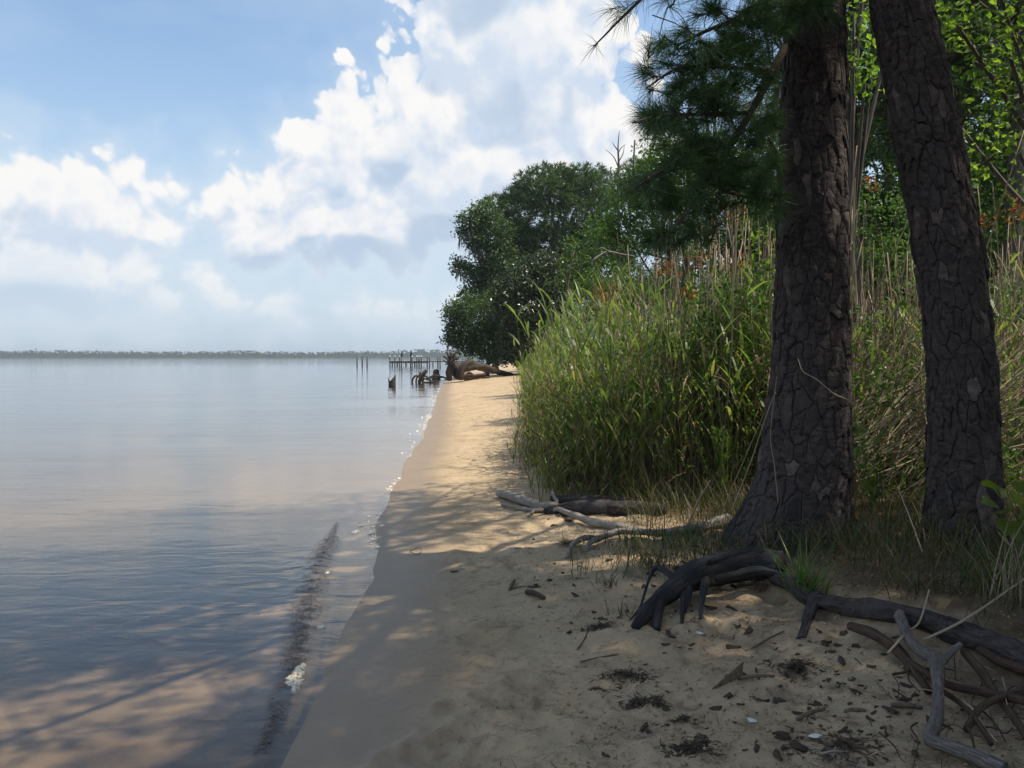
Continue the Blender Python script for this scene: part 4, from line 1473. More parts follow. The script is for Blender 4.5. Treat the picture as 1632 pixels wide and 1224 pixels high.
# leafy weeds through the bed
mb = MB()
n = 700
y = rg.uniform(8.8, 17, n); x = reed_edge(y) + .5 + rg.uniform(0, 1, n) * (.62 * y - reed_edge(y))
P = np.stack([x, y, ground(x, y, False) + rg.uniform(.1, 1.9, n)], -1)
cards(mb, np.repeat(P, 12, 0) + rg.normal(size=(n * 12, 3)) * .12, .075, rg, .5, .5)
n = 420
y = rg.uniform(7.7, 10.5, n); x = (rg.uniform(1345, 1640, n) - CX) / FOC * y
P = np.stack([x, y, ground(x, y, False) + 1.3 * rg.uniform(0, 1, n) ** 1.7 * (.3 + 1.2 * fbm(x * 1.5, y * 1.5, 0, 68, 2))], -1)
cards(mb, np.repeat(P, 14, 0) + rg.normal(size=(n * 14, 3)) * .11, .07, rg, .5, .5)
n = 260
y = rg.uniform(8.9, 10.2, n); x = (rg.uniform(1120, 1235, n) - CX) / FOC * y
P = np.stack([x, y, ground(x, y, False) + rg.uniform(.2, 2.4, n)], -1)
cards(mb, np.repeat(P, 12, 0) + rg.normal(size=(n * 12, 3)) * .11, .08, rg, .5, .5)
tag(mb.obj('bank_weeds', M['leaf_mid'], smooth=False), 'small-leaved weeds growing up through the reeds', 'weeds', kind='stuff')

# red-leaved sprigs
for px, py, Y, sp, lb in ((1062, 428, 9.6, .13, 'red-leaved sprig low at the left of the cane tops under the hanging bough'), (1112, 412, 9.6, .12, 'red sprig just below the lowest tip of the hanging bough'),
                          (1168, 345, 9.8, .13, 'topmost red sprig among the canes between hanging bough and straight pine'), (1178, 425, 9.8, .16, 'rusty red sprig among canes beside the straight pine'),
                          (965, 465, 10.2, .14, 'faint reddish sprig at the left end of the tall reeds'), (1388, 290, 12.5, .13, 'orange-red leaf spray above the shrub between the trunks'),
                          (1612, 338, 9.0, .14, 'orange-red leaf spray at the right edge of the picture'), (1565, 352, 9.0, .09, 'small red leaf spray just right of the leaning trunk'),
                          (1095, 470, 9.7, .10, 'small red sprig half hidden in the middle of the reeds')):
    c = at(px, py, Y)
    root = empty('red_sprig', (c[0], c[1], c[2] - .5), lb, 'leaf sprig', 'red-leaved sprigs')
    mb = MB()
    stems(mb, np.array([[c[0] + .1, c[1], gz(c[0], c[1])]]), c[None] + [[0, 0, .05]], np.array([.005]), np.array([.002]), None, 3)
    mb.obj('twig', M['twig'], root)
    mb = MB()
    cards(mb, c + rg.normal(size=(46, 3)) * np.array([sp, sp, sp * .8]) * .6, .055, rg, .4, .6)
    mb.obj('leaves', M['red_leaf'], root, smooth=False)

# feathery plants at the foot of the straight pine
for px, py, Y, hh, lb in ((1178, 800, 7.6, 1.0, 'feathery yellow-green plant just left of the straight pine'), (1150, 810, 7.9, .8, 'lower feathery green plant next to the taller one by the straight pine'),
                          (1400, 830, 7.0, .8, 'feathery dark green plant between the feet of the two big pines')):
    b = on(px, py)
    root = empty('feathery_plant', b, lb, 'plant', 'feathery plants by the pines')
    mb, ml2 = MB(), MB()
    for q in range(5):
        t = b + np.array([rg.normal() * .14, rg.normal() * .14, hh * rg.uniform(.7, 1.1)])
        stems(mb, b[None] + rg.normal(size=(1, 3)) * .03, t[None], np.array([.005]), np.array([.002]), None, 4)
        n = 110
        w = rg.uniform(.2, 1, n)[:, None]
        blades(ml2, b * (1 - w) + t * w, rg.uniform(0, 6.28, n), rg.uniform(.1, 1.1, n), rg.uniform(.06, .13, n), rg.uniform(.006, .011, n), rg.uniform(0, .8, n), 2)
    mb.obj('stem', M['reed_stem'], root)
    ml2.obj('leaves', M['tuft'] if Y > 7.2 else M['leaf_mid'], root, smooth=False)

# ------------------------------------------------------------------ grass on the bank
rg = np.random.default_rng(131)
def grass(n, region, h0, h1, w, seg=3):
    px = rg.uniform(region[0], region[2], n); py = rg.uniform(region[1], region[3], n)
    d0 = np.array([ray(a, b) for a, b in zip(px, py)])
    t = (CAMZ - .38) / -d0[:, 2]
    x, y = d0[:, 0] * t, d0[:, 1] * t
    return x, y
mb = MB()
def grass_patch(x0, x1, y0, y1, n, h0, h1, dens=None, w=(.004, .009)):
    x = rg.uniform(x0, x1, n); y = rg.uniform(y0, y1, n)
    k = fbm(x * 1.6, y * 1.6, 0, 71, 3) > .42
    ax, ay, bx, by = 1.70, 5.55, 2.55, 3.55
    d = ((x - ax) * -(by - ay) + (y - ay) * (bx - ax)) / math.hypot(bx - ax, by - ay)
    k &= (d > .06) | (y > 5.9)
    x, y = x[k], y[k]
    m_ = len(x)
    B = np.stack([x, y, ground(x, y, False)], -1)
    blades(mb, B, rg.uniform(0, 6.28, m_), rg.uniform(.7, 1.5, m_), rg.uniform(h0, h1, m_), rg.uniform(w[0], w[1], m_), rg.uniform(.2, 1.7, m_), 4)
grass_patch(1.9, 5.6, 4.6, 8.8, 9000, .10, .45)
grass_patch(2.2, 5.0, 3.6, 5.2, 1500, .1, .3)
grass_patch(.9, 2.2, 5.8, 8.6, 1100, .1, .36)
grass_patch(.45, 1.5, 6.2, 7.4, 350, .08, .25)
grass_patch(1.2, 3.0, 7.6, 9.2, 1300, .15, .6)
tag(mb.obj('bank_grass', M['grass'], smooth=False), 'thin dark grass on the bank around the feet of the pines', 'grass', kind='stuff')

def tuft(px, py, n, h0, h1, w, mat, label, spread=.03, e=(.8, 1.5), dr=(.2, 1.3)):
    b = on(px, py)
    mb = MB()
    P = b + rg.normal(size=(n, 3)) * np.array([spread, spread, 0]) - np.array([0, 0, .01])
    blades(mb, P, rg.uniform(0, 6.28, n), rg.uniform(*e, n), rg.uniform(h0, h1, n), rg.uniform(w * .6, w, n), rg.uniform(*dr, n), 5)
    return tag(mb.obj('grass_tuft', mat, smooth=False), label, 'grass tuft', 'single grass tufts')
tuft(1282, 945, 70, .15, .50, .014, M['tuft'], 'bright green upright tuft growing over the left end of the long surface root', .05)
tuft(1612, 960, 60, .2, .55, .007, M['cane'], 'dry straw-coloured tuft at the right edge above the long surface root', .05, (1.0, 1.5))
tuft(1590, 945, 60, .2, .5, .009, M['tuft'], 'green tuft just left of the dry tuft at the right edge', .06)
tuft(965, 935, 26, .06, .22, .010, M['grass'], 'small dark grass tuft on the sand left of the gnarled log', .05, (.5, 1.4))
tuft(1035, 905, 46, .10, .32, .014, M['grass'], 'spreading broad-bladed tuft just above the gnarled log', .09, (.4, 1.3))
tuft(990, 985, 22, .06, .2, .009, M['grass'], 'thin tuft beside the seaward foot of the gnarled log', .05, (.5, 1.4))
tuft(1085, 870, 54, .12, .4, .014, M['tuft'], 'green blades between the bleached roots and the gnarled log', .10, (.4, 1.4))
tuft(880, 785, 60, .2, .65, .010, M['reed'], 'loose pale green tuft standing out in the sand before the reeds', .10)
tuft(852, 745, 50, .15, .5, .010, M['reed'], 'leftmost tuft on the sunlit sand at the reed edge', .12, (.5, 1.4))
tuft(915, 760, 60, .2, .75, .010, M['reed'], 'tuft of green blades behind the bleached log', .12)
tuft(1000, 800, 60, .2, .7, .012, M['reed'], 'green blades rising over the thin curved bleached root', .12)
tuft(1130, 900, 50, .15, .5, .012, M['grass'], 'dark blades leaning over the top of the gnarled log', .12, (.5, 1.4))

# vine with broad leaves at the right edge
b = on(1640, 930)
vine = empty('grapevine', b, 'vine with broad yellow-green leaves at the right edge beside the leaning pine', 'vine')
mb = MB()
tube(mb, spline([b, at(1628, 840, 4.75), at(1600, 800, 4.8), at(1585, 770, 4.85)], 12), .005, 5)
mb.obj('stem', M['twig'], vine)
for px, py, sz in ((1578, 772, .05), (1592, 782, .055), (1575, 800, .05), (1596, 815, .07), (1612, 806, .075), (1625, 825, .08), (1608, 838, .07), (1630, 850, .08), (1622, 795, .06), (1640, 880, .08), (1632, 775, .06), (1600, 858, .05), (1645, 815, .09)):
    p = at(px, py, 4.8 + rg.normal() * .08)
    a = np.linspace(0, 2 * math.pi, 13)[:-1]
    rr = sz * (1 + .16 * np.cos(3 * a) + .1 * np.cos(6 * a)) * np.where(np.abs(a - math.pi) < .3, .6, 1)
    u = nrm(rg.normal(size=3) + np.array([.6, -.5, 1.1]))
    e1 = nrm(np.cross(u, rg.normal(size=3))); e2 = np.cross(u, e1)
    V = np.vstack([p - u * .012, p + np.cos(a)[:, None] * rr[:, None] * e1 + np.sin(a)[:, None] * rr[:, None] * e2])
    mb = MB()
    mb.add(V, [(0, 1 + k, 1 + (k + 1) % 12) for k in range(12)])
    mb.obj('leaf', M['vine_leaf'], vine, smooth=False)
# yellow tendril and dead stalks against the straight pine
mb = MB()
tube(mb, spline([at(1272, 572, 6.45), at(1280, 592, 6.42), at(1302, 605, 6.42), at(1330, 628, 6.42), at(1356, 640, 6.5), at(1390, 668, 6.6)], 24), .004, 5)
tag(mb.obj('tendril', M['cane']), 'thin yellow tendril looping across the front of the straight pine', 'tendril')
for L, r, lb in (([(1165, 815, 6.3), (1195, 740, 6.35), (1222, 660, 6.4), (1236, 625, 6.42)], .0045, 'long dry stalk leaning against the left side of the straight pine'),
                 ([(1240, 800, 6.2), (1234, 740, 6.25), (1228, 690, 6.3), (1238, 600, 6.3)], .004, 'thin pale stalk bowed upright in front of the straight pine'),
                 ([(1096, 838, 7.2), (1112, 800, 7.2), (1132, 765, 7.25)], .011, 'short pale stick propped up in front of the reeds'),
                 ([(1470, 880, 5.2), (1452, 830, 5.3), (1430, 775, 5.4)], .005, 'thin pale stalk leaning left before the leaning pine'),
                 ([(1150, 815, 6.9), (1200, 700, 7.0), (1260, 560, 7.0)], .004, 'long thin cane slanting up towards the straight pine')):
    mb = MB()
    tube(mb, spline([at(*q) for q in L], 14), np.linspace(r, r * .5, 14), 6, .1, 3)
    tag(mb.obj('dry_stalk', M['cane']), lb, 'stalk')

# ------------------------------------------------------------------ roots and driftwood
def gnarl(name, mat, label, cat, stems_, group=None, n=20, m=60, rough=.30, ridge=.2, seed=3, parts=None, freq=(9, 6)):
    """each stem: list of (photo x, photo y, height above ground or None, radius); first is the body, the others are branches"""
    root = None
    for k, st in enumerate(stems_):
        P = []
        for q in st:
            if len(q) == 4:
                p = on(q[0], q[1] , 0)
                P.append((p[0], p[1], p[2] + q[2], q[3]))
            else:
                p = at(q[0], q[1], q[2])
                P.append((p[0], p[1], p[2], q[4]))
        A = spline(P, max(8, int(m * len(st) / 5)))
        A[:, 3] = np.maximum(A[:, 3], .003)
        if k == 0:
            root = empty(name, A[0, :3], label, cat, group)
        b = MB()
        tube(b, A[:, :3], A[:, 3], n, rough, seed + k, freq, ridge)
        b.obj((parts[k] if parts else ('body' if k == 0 else 'branch')), mat, root)
    return root

# bleached driftwood lying out from the reed edge
gnarl('driftwood_log', M['driftwood'], 'thick bleached driftwood end lying out on the sand at the reed edge', 'driftwood',
      [[(795, 793, .05, .040), (815, 799, .06, .055), (838, 806, .06, .05), (862, 811, .05, .048), (885, 815, .04, .05)], [(800, 806, .02, .018), (825, 812, .03, .022), (850, 818, .03, .02), (872, 815, .03, .02)],
       [(842, 826, .01, .012), (852, 818, .03, .014), (866, 812, .03, .016)]], seed=5)
gnarl('surface_root', M['rootwood'], 'long dark root half buried at the front of the reeds behind the bleached wood', 'root',
      [[(870, 818, .03, .05), (910, 818, .05, .075), (960, 820, .05, .085), (1010, 820, .05, .075), (1060, 822, .04, .06)], [(880, 800, .04, .04), (930, 806, .05, .05), (1000, 805, .05, .045), (1060, 808, .04, .04)]], seed=6)
gnarl('driftwood_root', M['driftwood'], 'thin pale driftwood root bent like an elbow, with one end sticking up', 'driftwood',
      [[(1020, 842, .02, .03), (985, 844, .035, .036), (945, 838, .05, .036), (915, 832, .06, .032), (890, 822, .05, .024), (882, 819, .04, .022)], [(882, 819, .04, .022), (888, 814, .07, .02), (884, 808, .11, .018), (880, 802, .13, .014)]], seed=7)
gnarl('driftwood_root', M['driftwood'], 'forked pale root with two feet on the sand in front of the elbow root', 'driftwood',
      [[(1015, 857, .05, .03), (985, 858, .07, .03), (955, 866, .08, .026), (930, 872, .08, .024), (912, 880, .05, .022), (904, 888, 0.0, .018)], [(955, 866, .07, .026), (940, 874, .05, .022), (933, 880, .0, .02)], [(1015, 857, .05, .03), (1060, 856, .05, .035), (1110, 850, .05, .04), (1160, 838, .06, .045)]], seed=8)
# the large gnarled log in the middle
gnarl('gnarled_log', M['rootgrey'], 'large grey gnarled log arching on several root feet in the middle of the sand', 'driftwood',
      [[(1012, 1008, .0, .026), (1036, 985, .05, .046), (1070, 962, .10, .066), (1110, 948, .13, .090), (1155, 937, .14, .10), (1205, 927, .12, .095), (1245, 918, .08, .07)],
       [(1058, 968, .08, .036), (1050, 985, .05, .032), (1046, 1004, -.01, .028)],
       [(1090, 960, .09, .022), (1088, 978, .06, .016), (1086, 1006, -.01, .009)],
       [(1098, 955, .10, .024), (1096, 968, .07, .022), (1090, 984, .03, .009)],
       [(1125, 952, .10, .030), (1119, 975, .06, .020), (1118, 996, -.01, .015)],
       [(1080, 955, .12, .022), (1060, 943, .16, .02), (1044, 940, .15, .016), (1034, 950, .09, .010), (1020, 975, .03, .006), (1005, 990, .0, .005)],
       [(1130, 948, .215, .018), (1160, 938, .235, .026), (1195, 930, .22, .024), (1215, 926, .19, .012)],
       [(1140, 955, .14, .02), (1170, 950, .15, .03), (1205, 945, .13, .03), (1240, 935, .10, .02)]], n=26, m=90, rough=.42, ridge=.34, seed=9,
      parts=['body', 'foot', 'foot', 'foot', 'foot', 'branch', 'ridge', 'ridge'], freq=(9, 4))
# the long root along the bank edge
gnarl('surface_root', M['rootwood'], 'long thick dark root running along the bank edge to the right of the picture', 'root',
      [[(1232, 928, .03, .040), (1262, 945, .05, .058), (1292, 964, .04, .055), (1330, 977, .055, .048), (1390, 988, .045, .058), (1450, 1004, .06, .050), (1520, 1024, .05, .066), (1590, 1050, .07, .060), (1680, 1095, .06, .075)],
       [(1300, 965, .07, .04), (1290, 985, .04, .034), (1278, 1012, -.01, .022)]], n=24, m=90, rough=.34, ridge=.24, seed=11)
gnarl('pale_branch', M['greybranch'], 'pale weathered branch stepping down over the sand in the bottom right corner', 'branch',
      [[(1432, 1022, .13, .026), (1448, 1050, .11, .026), (1470, 1072, .10, .03), (1492, 1092, .09, .032), (1494, 1130, .08, .026), (1492, 1165, .07, .026), (1482, 1188, .05, .026), (1510, 1205, .05, .026), (1545, 1216, .05, .026), (1600, 1235, .05, .028)],
       [(1494, 1096, .09, .024), (1510, 1080, .12, .016), (1530, 1072, .14, .012)]], n=20, m=70, rough=.34, seed=12)
for i, (st, lb) in enumerate((
        ([(1535, 1070, .10, .02), (1562, 1095, .08, .022), (1590, 1125, .07, .02), (1612, 1155, .04, .018), (1640, 1190, .02, .016)], 'reddish root curving down from the bank right of the pale branch'),
        ([(1540, 1170, .02, .014), (1560, 1150, .05, .016), (1590, 1140, .07, .016), (1640, 1120, .08, .018)], 'reddish root crossing low behind the pale branch in the corner'),
        ([(1500, 1110, .05, .012), (1530, 1135, .05, .012), (1556, 1162, .03, .012), (1580, 1185, .01, .009)], 'thin reddish root slanting close beside the pale branch'),
        ([(1430, 1060, .05, .016), (1470, 1085, .05, .018), (1510, 1105, .05, .018), (1570, 1120, .06, .02), (1640, 1150, .07, .02)], 'long reddish root tucked under the pale branch'),
        ([(1355, 1015, .06, .026), (1395, 1035, .06, .026), (1440, 1065, .05, .022), (1480, 1105, .03, .018)], 'dark reddish root sloping out from under the long bank root'),
        ([(1560, 1060, .09, .02), (1600, 1080, .09, .024), (1650, 1100, .09, .026)], 'short reddish root close under the long bank root at the right edge'))):
    gnarl('tree_root', M['rootred'], lb, 'root', [st], 'reddish roots under the bank edge', 10, 26, .2, .1, 20 + i)
rgk = np.random.default_rng(207)
GB = 'thin rootlets and twigs under the bank edge'
for k in range(34):
    x0, y0 = rgk.uniform(1400, 1640), rgk.uniform(1030, 1190)
    if (x0 - 1400) * .55 + 1000 > y0 + 25: y0 += 60
    a = rgk.normal(.7, .6)
    l = rgk.uniform(30, 110)
    pts = []
    for t in (0, .35, .7, 1):
        p = on(x0 + math.cos(a) * l * t + rgk.normal() * 5, y0 + math.sin(a) * l * t + rgk.normal() * 5)
        pts.append((p[0], p[1], p[2] + rgk.uniform(.005, .07)))
    r = rgk.uniform(.002, .007)
    mb = MB()
    tube(mb, spline(np.array(pts), 16), np.linspace(r, r * .4, 16), 6, .3, k, (9, 8))
    tag(mb.obj('rootlet', M['rootred'] if k % 3 else M['cane']), 'thin rootlet or twig tangled under the bank edge in the bottom right corner', 'rootlet', GB)
gnarl('dry_twig', M['cane'], 'pale forked twig lying over the long bank root', 'twig', [[(1415, 1065, .06, .005), (1445, 1045, .1, .006), (1465, 1030, .14, .005), (1480, 1010, .17, .004)], [(1445, 1045, .1, .005), (1462, 1048, .1, .004)]], n=6)
gnarl('dry_cane', M['cane'], 'straw-coloured cane lying across the long bank root towards the right edge', 'dead cane', [[(1470, 1050, .10, .007), (1540, 1010, .14, .007), (1640, 965, .16, .006)]], n=6)

# ------------------------------------------------------------------ small things lying on the sand
def stick(px0, py0, px1, py1, r, label, mat='chip', name='stick', bend=0.0):
    a, b = on(px0, py0, r * .8), on(px1, py1, r * .8)
    m_ = (a + b) / 2 + np.array([bend, bend, r * .6])
    mb = MB()
    tube(mb, spline([a, m_, b], 10), [r * .7, r, r, r * 1.05, r, r, r * .95, r * .9, r * .8, r * .6], 7, .2, int(px0))
    return tag(mb.obj(name, M[mat]), label, name.replace('_', ' '))
stick(812, 940, 862, 934, .010, 'straight stick lying flat on the sand left of the gnarled log')
stick(812, 942, 820, 927, .013, 'short stub of wood at the left end of the straight stick', name='wood_stub')
stick(838, 947, 868, 957, .019, 'dark charred lump of wood just below the straight stick', 'litter', 'wood_chunk')
stick(1270, 1150, 1315, 1134, .010, 'dark stick on the sand left of the pale branch')
stick(1362, 1052, 1400, 1085, .006, 'thin twig on the sand below the long root', name='twig')
stick(1345, 1134, 1380, 1134, .009, 'flat dark splinter left of the pale branch', name='wood_splinter')
stick(1420, 1128, 1470, 1127, .011, 'dark stick end pointing at the pale branch')
stick(925, 1055, 985, 1045, .005, 'thin straight twig above the small seaweed heap', name='twig')
stick(1172, 1088, 1235, 1086, .009, 'weathered stick beside the upright triangular wood splinter')
stick(1305, 1210, 1345, 1200, .007, 'light stick at the bottom edge among dark litter', 'driftwood')
stick(920, 1035, 936, 1002, .006, 'crooked dark twig seaward of the gnarled log', name='twig', bend=.02)
stick(990, 890, 1000, 860, .004, 'thin upright twig in the small tuft', name='twig')
stick(1198, 1035, 1250, 1005, .006, 'dark twig right of the gnarled log', name='twig')
# upright triangular splinter
a, b, c = on(1135, 1098), on(1182, 1088), on(1184, 1066)
mb = MB()
c = b + np.array([.01, .0, .085])
th = np.array([.0, .012, 0])
mb.add([a, b, c, a + th, b + th, c + th], [(0, 1, 2), (5, 4, 3)], [(0, 3, 4, 1), (1, 4, 5, 2), (2, 5, 3, 0)])
tag(mb.obj('wood_splinter', M['chip'], smooth=False), 'upright triangular splinter of grey wood standing in the sand', 'wood splinter')
# loop of dry reed on the sand
c = on(663, 880)
a = np.linspace(.3, 6.1, 26)
mb = MB()
tube(mb, np.stack([c[0] + .05 * np.cos(a), c[1] + .11 * np.sin(a), np.full(26, c[2] + .012) + .006 * np.sin(a * 2)], -1), .0028, 5)
tag(mb.obj('reed_loop', M['rootred']), 'thin dry reed curled into a loop on the shaded sand', 'reed loop')
# leaves
for px, py, sz, lb, e in ((1502, 965, .042, 'curled dry brown leaf standing on the bank above the long root', 1.0), (1245, 962, .028, 'pale tan leaf at the left end of the long root', .7), (1212, 945, .05, 'dull red dead leaf under the end of the gnarled log', .5), (1320, 1024, .026, 'brown leaf tucked under the left part of the long root', .3)):
    mb = MB()
    p = on(px, py, .03 + sz * .3 * e)
    if py > 940 and px > 1400: p = on(px, py + 12, .07)
    q = np.linspace(-1, 1, 7)
    d1 = nrm(np.array([.8, .1, .5 * e])); d2 = nrm(np.array([-.2, .5, .8]))
    w = (1 - q ** 2) * .42 + .02
    V = np.concatenate([p + d1 * (q * sz)[:, None] + d2 * (w * sz)[:, None], p + d1 * (q * sz)[:, None] - np.array([0, .01, .004]), p + d1 * (q * sz)[:, None] - d2 * (w * sz * .9)[:, None] + np.array([0, -.02, 0])])
    F = [(i + k * 7, i + 1 + k * 7, i + 8 + k * 7, i + 7 + k * 7) for i in range(6) for k in range(2)]
    mb.add(V, None, F)
    tag(mb.obj('dead_leaf', M['rootred'] if 'red' in lb else M['brownleaf'], smooth=False), lb, 'dead leaf', 'large dead leaves')
# dark heaps of washed-up weed
def heap(px, py, rad, n, label, mat='litter', L=.07, name='weed_heap'):
    c = on(px, py)
    mb = MB()
    a = rg.uniform(0, 6.28, n); q = np.minimum(np.abs(rg.normal(size=n)) * .45, .8)
    x, y = c[0] + np.cos(a) * q * rad * 1.3, c[1] + np.sin(a) * q * rad
    z = ground(x, y) + np.exp(-q ** 2 * 3) * rad * .10 * rg.uniform(.1, 1, n)
    blades(mb, np.stack([x, y, z], -1), rg.uniform(0, 6.28, n), rg.uniform(-.15, .22, n), rg.uniform(.2, 1, n) * L, rg.uniform(.004, .014, n), rg.uniform(0, .5, n), 2)
    return tag(mb.obj(name, M[mat], smooth=False), label, name.replace('_', ' '), 'heaps of washed-up weed')
heap(998, 1078, .16, 330, 'ragged dark weed heap in the middle of the near sand')
heap(953, 1104, .055, 240, 'small round black weed clump left of the wing-shaped strip', L=.035)
heap(1018, 1116, .09, 150, 'left half of the flat wing-shaped dark weed strip')
heap(1042, 1118, .06, 160, 'right half of the flat wing-shaped dark weed strip')
heap(1098, 1195, .12, 700, 'large dark weed patch at the bottom edge of the picture', L=.045)
heap(1090, 1150, .06, 200, 'dark weed clump just above the large weed patch', L=.04)
heap(1270, 1065, .16, 260, 'straggling dark weed heap right of the triangular splinter', L=.09)
heap(1345, 1190, .20, 300, 'wide thin litter patch at the bottom left of the pale branch', L=.07)
heap(960, 1000, .12, 220, 'thin dark litter patch seaward of the gnarled log', L=.06)
heap(725, 911, .035, 150, 'single dark weed knot on the open shaded sand', L=.03)
heap(573, 834, .045, 150, 'dark bit of weed lying in the shallow water beside the beach', L=.04)
heap(712, 792, .03, 80, 'small weed scrap at the edge of the tree shade', L=.03)
heap(605, 737, .035, 60, 'tiny dark scrap out in the shallow water', L=.04)
heap(905, 868, .14, 200, 'dark twiggy litter in front of the forked pale root', L=.09)
# shells
for px, py, lb in ((1195, 1156, 'white shell fragment nearest the bottom middle of the sand'), (1301, 1171, 'white shell fragment lower right near the wide litter patch'), (1113, 1011, 'pale lump under the gnarled log')):
    c = on(px, py, .006)
    mb = MB()
    u, v = np.meshgrid(np.linspace(0, 2 * math.pi, 9)[:-1], [0.05, .5, 1.0])
    r = .022 * v * (1 + .25 * np.cos(2 * u + px))
    V = np.stack([c[0] + r * np.cos(u) * 1.3, c[1] + r * np.sin(u), c[2] + .010 * (1 - v ** 2)], -1).reshape(-1, 3)
    F = [(k * 8 + i, k * 8 + (i + 1) % 8, k * 8 + 8 + (i + 1) % 8, k * 8 + 8 + i) for k in range(2) for i in range(8)]
    mb.add(V, [(i, 0, (i + 1) % 8) for i in range(1, 7)], F)
    tag(mb.obj('shell', M['shell']), lb, 'shell', 'pale shells on the sand')

# flakes of bark and scraps of wood, one by one
GF = 'dark flakes of bark scattered over the near sand'
fp = []
for v in range(6):
    a = np.linspace(0, 2 * math.pi, 10)[:-1]
    rr = .5 * (1 + rg.uniform(-.35, .35, 9))
    T_ = np.stack([np.cos(a) * rr, np.sin(a) * rr * rg.uniform(.3, .6), .10 + .12 * np.cos(a * 2 + v) * rr], -1)
    mb = MB()
    i_ = np.arange(9); k_ = (i_ + 1) % 9
    mb.add(np.vstack([T_, T_ - [0, 0, .16], [[0, 0, .16]]]), np.concatenate([np.stack([i_, k_, np.full(9, 18)], 1)]), np.stack([9 + i_, 9 + k_, k_, i_], 1))
    fp.append(tag(mb.obj('bark_flake', M['litter'], smooth=False), 'dark flake of bark lying on the shaded near sand', 'bark flake', GF))
for i_ in range(240):
    if i_ % 3 == 0:
        px, py = rg.uniform(1230, 1500), rg.uniform(1000, 1210)
    elif i_ % 3 == 1:
        px, py = rg.uniform(960, 1420), rg.uniform(1000, 1215)
    else:
        px, py = rg.uniform(850, 1200), rg.uniform(830, 1010)
    p = on(px, py)
    o_ = fp[i_] if i_ < 6 else copy_tree(fp[i_ % 6])
    o_.location = (p[0], p[1], p[2] + .004)
    o_.rotation_euler = (rg.normal() * .2, rg.normal() * .2, rg.uniform(0, 6.28))
    o_.scale = (.025 + .06 * rg.uniform(0, 1) ** 2.5,) * 3
# crumbs of sand kicked up round the footprints
mb = MB()
n = 6000
sk = np.array(SK)
j = rg.integers(0, len(sk), n)
far_ = rg.uniform(0, 1, n) < .35
x = np.where(far_, rg.uniform(-.3, 2.6, n), sk[j, 0] + rg.normal(size=n) * sk[j, 2] * 1.3)
y = np.where(far_, 3 + 7 * rg.uniform(0, 1, n) ** 1.5, sk[j, 1] + rg.normal(size=n) * sk[j, 2] * 1.3)
k = (x > shore(y) + 1.2) & (y > 2.9)
x, y = x[k], y[k]; n = len(x)
sz = .0035 + .010 * rg.uniform(0, 1, n) ** 3
O6 = np.array([(1, 0, 0), (0, 1, 0), (-1, 0, 0), (0, -1, 0), (0, 0, 1), (0, 0, -1)], float)
V = np.stack([x, y, ground(x, y) + sz * .4], -1)[:, None] + O6[None] * sz[:, None, None] * rg.uniform(.6, 1.3, (n, 6, 1))
F3 = np.array([(0, 1, 4), (1, 2, 4), (2, 3, 4), (3, 0, 4), (1, 0, 5), (2, 1, 5), (3, 2, 5), (0, 3, 5)])
mb.add(V.reshape(-1, 3), ((np.arange(n) * 6)[:, None, None] + F3).reshape(-1, 3))
tag(mb.obj('sand_crumbs', M['sand'], attrs={'soil': np.zeros(n * 6), 'wet': np.zeros(n * 6), 'deep': np.zeros(n * 6)}), 'crumbs of sand kicked up around the footprints', 'sand crumbs', kind='stuff')

# fine litter strewn over the sand and pine straw on the bank
mb = MB()
n = 15000
y = 3 + 15 * rg.uniform(0, 1, n) ** 1.6
x = shore(y) + .9 + rg.uniform(0, 1, n) ** .75 * np.clip(.62 * y + .9, 2.6, 5)
k = (fbm(x * 1.5, y * 1.5, 0, 81, 3) + .5 * (fbm(x * 6, y * 6, 0, 85, 2) - .5) + .20 * sstep(x - shore(y), 1.2, 3.0) > .54)
x, y = x[k], y[k]; n = len(x)
blades(mb, np.stack([x, y, ground(x, y) + rg.uniform(.005, .013, n)], -1), rg.uniform(0, 6.28, n), rg.uniform(-.12, .35, n), .014 + .10 * rg.uniform(0, 1, n) ** 3, rg.uniform(.005, .016, n), rg.uniform(0, .5, n), 1)
y = rg.uniform(14, 60, 3000); x = rg.uniform(-.2, 1, 3000) * (reed_edge(y) - shore(y)) * .75 + shore(y) + (reed_edge(y) - shore(y)) * .35
k = fbm(x * 1.2, y * .4, 0, 82, 3) > .55
x, y = x[k], y[k]; n = len(x)
blades(mb, np.stack([x, y, ground(x, y) + .006], -1), rg.uniform(0, 6.28, n), rg.uniform(0, .3, n), rg.uniform(.05, .25, n), rg.uniform(.015, .04, n), rg.uniform(0, .5, n), 1)
tag(mb.obj('sand_litter', M['litter'], smooth=False), 'dark scraps of bark and weed strewn over the sand', 'litter', kind='stuff')
mb = MB()
n = 20000
x = rg.uniform(1.5, 4.6, n); y = rg.uniform(3.2, 8.5, n)
ax, ay, bx, by = 1.70, 5.55, 2.55, 3.55
d = ((x - ax) * -(by - ay) + (y - ay) * (bx - ax)) / math.hypot(bx - ax, by - ay)
k = (d > -.1 + .3 * (rg.uniform(0, 1, n) - .5)) & (fbm(x * 2, y * 2, 0, 83, 2) > .36)
x, y = x[k], y[k]; n = len(x)
blades(mb, np.stack([x, y, ground(x, y) + rg.uniform(.003, .03, n)], -1), rg.uniform(0, 6.28, n), rg.uniform(-.1, .35, n), rg.uniform(.06, .2, n), rg.uniform(.002, .005, n), rg.uniform(0, .7, n), 2)
tag(mb.obj('pine_straw', M['straw'], smooth=False), 'brown pine needles littering the bank under the big pines', 'pine straw', kind='stuff')

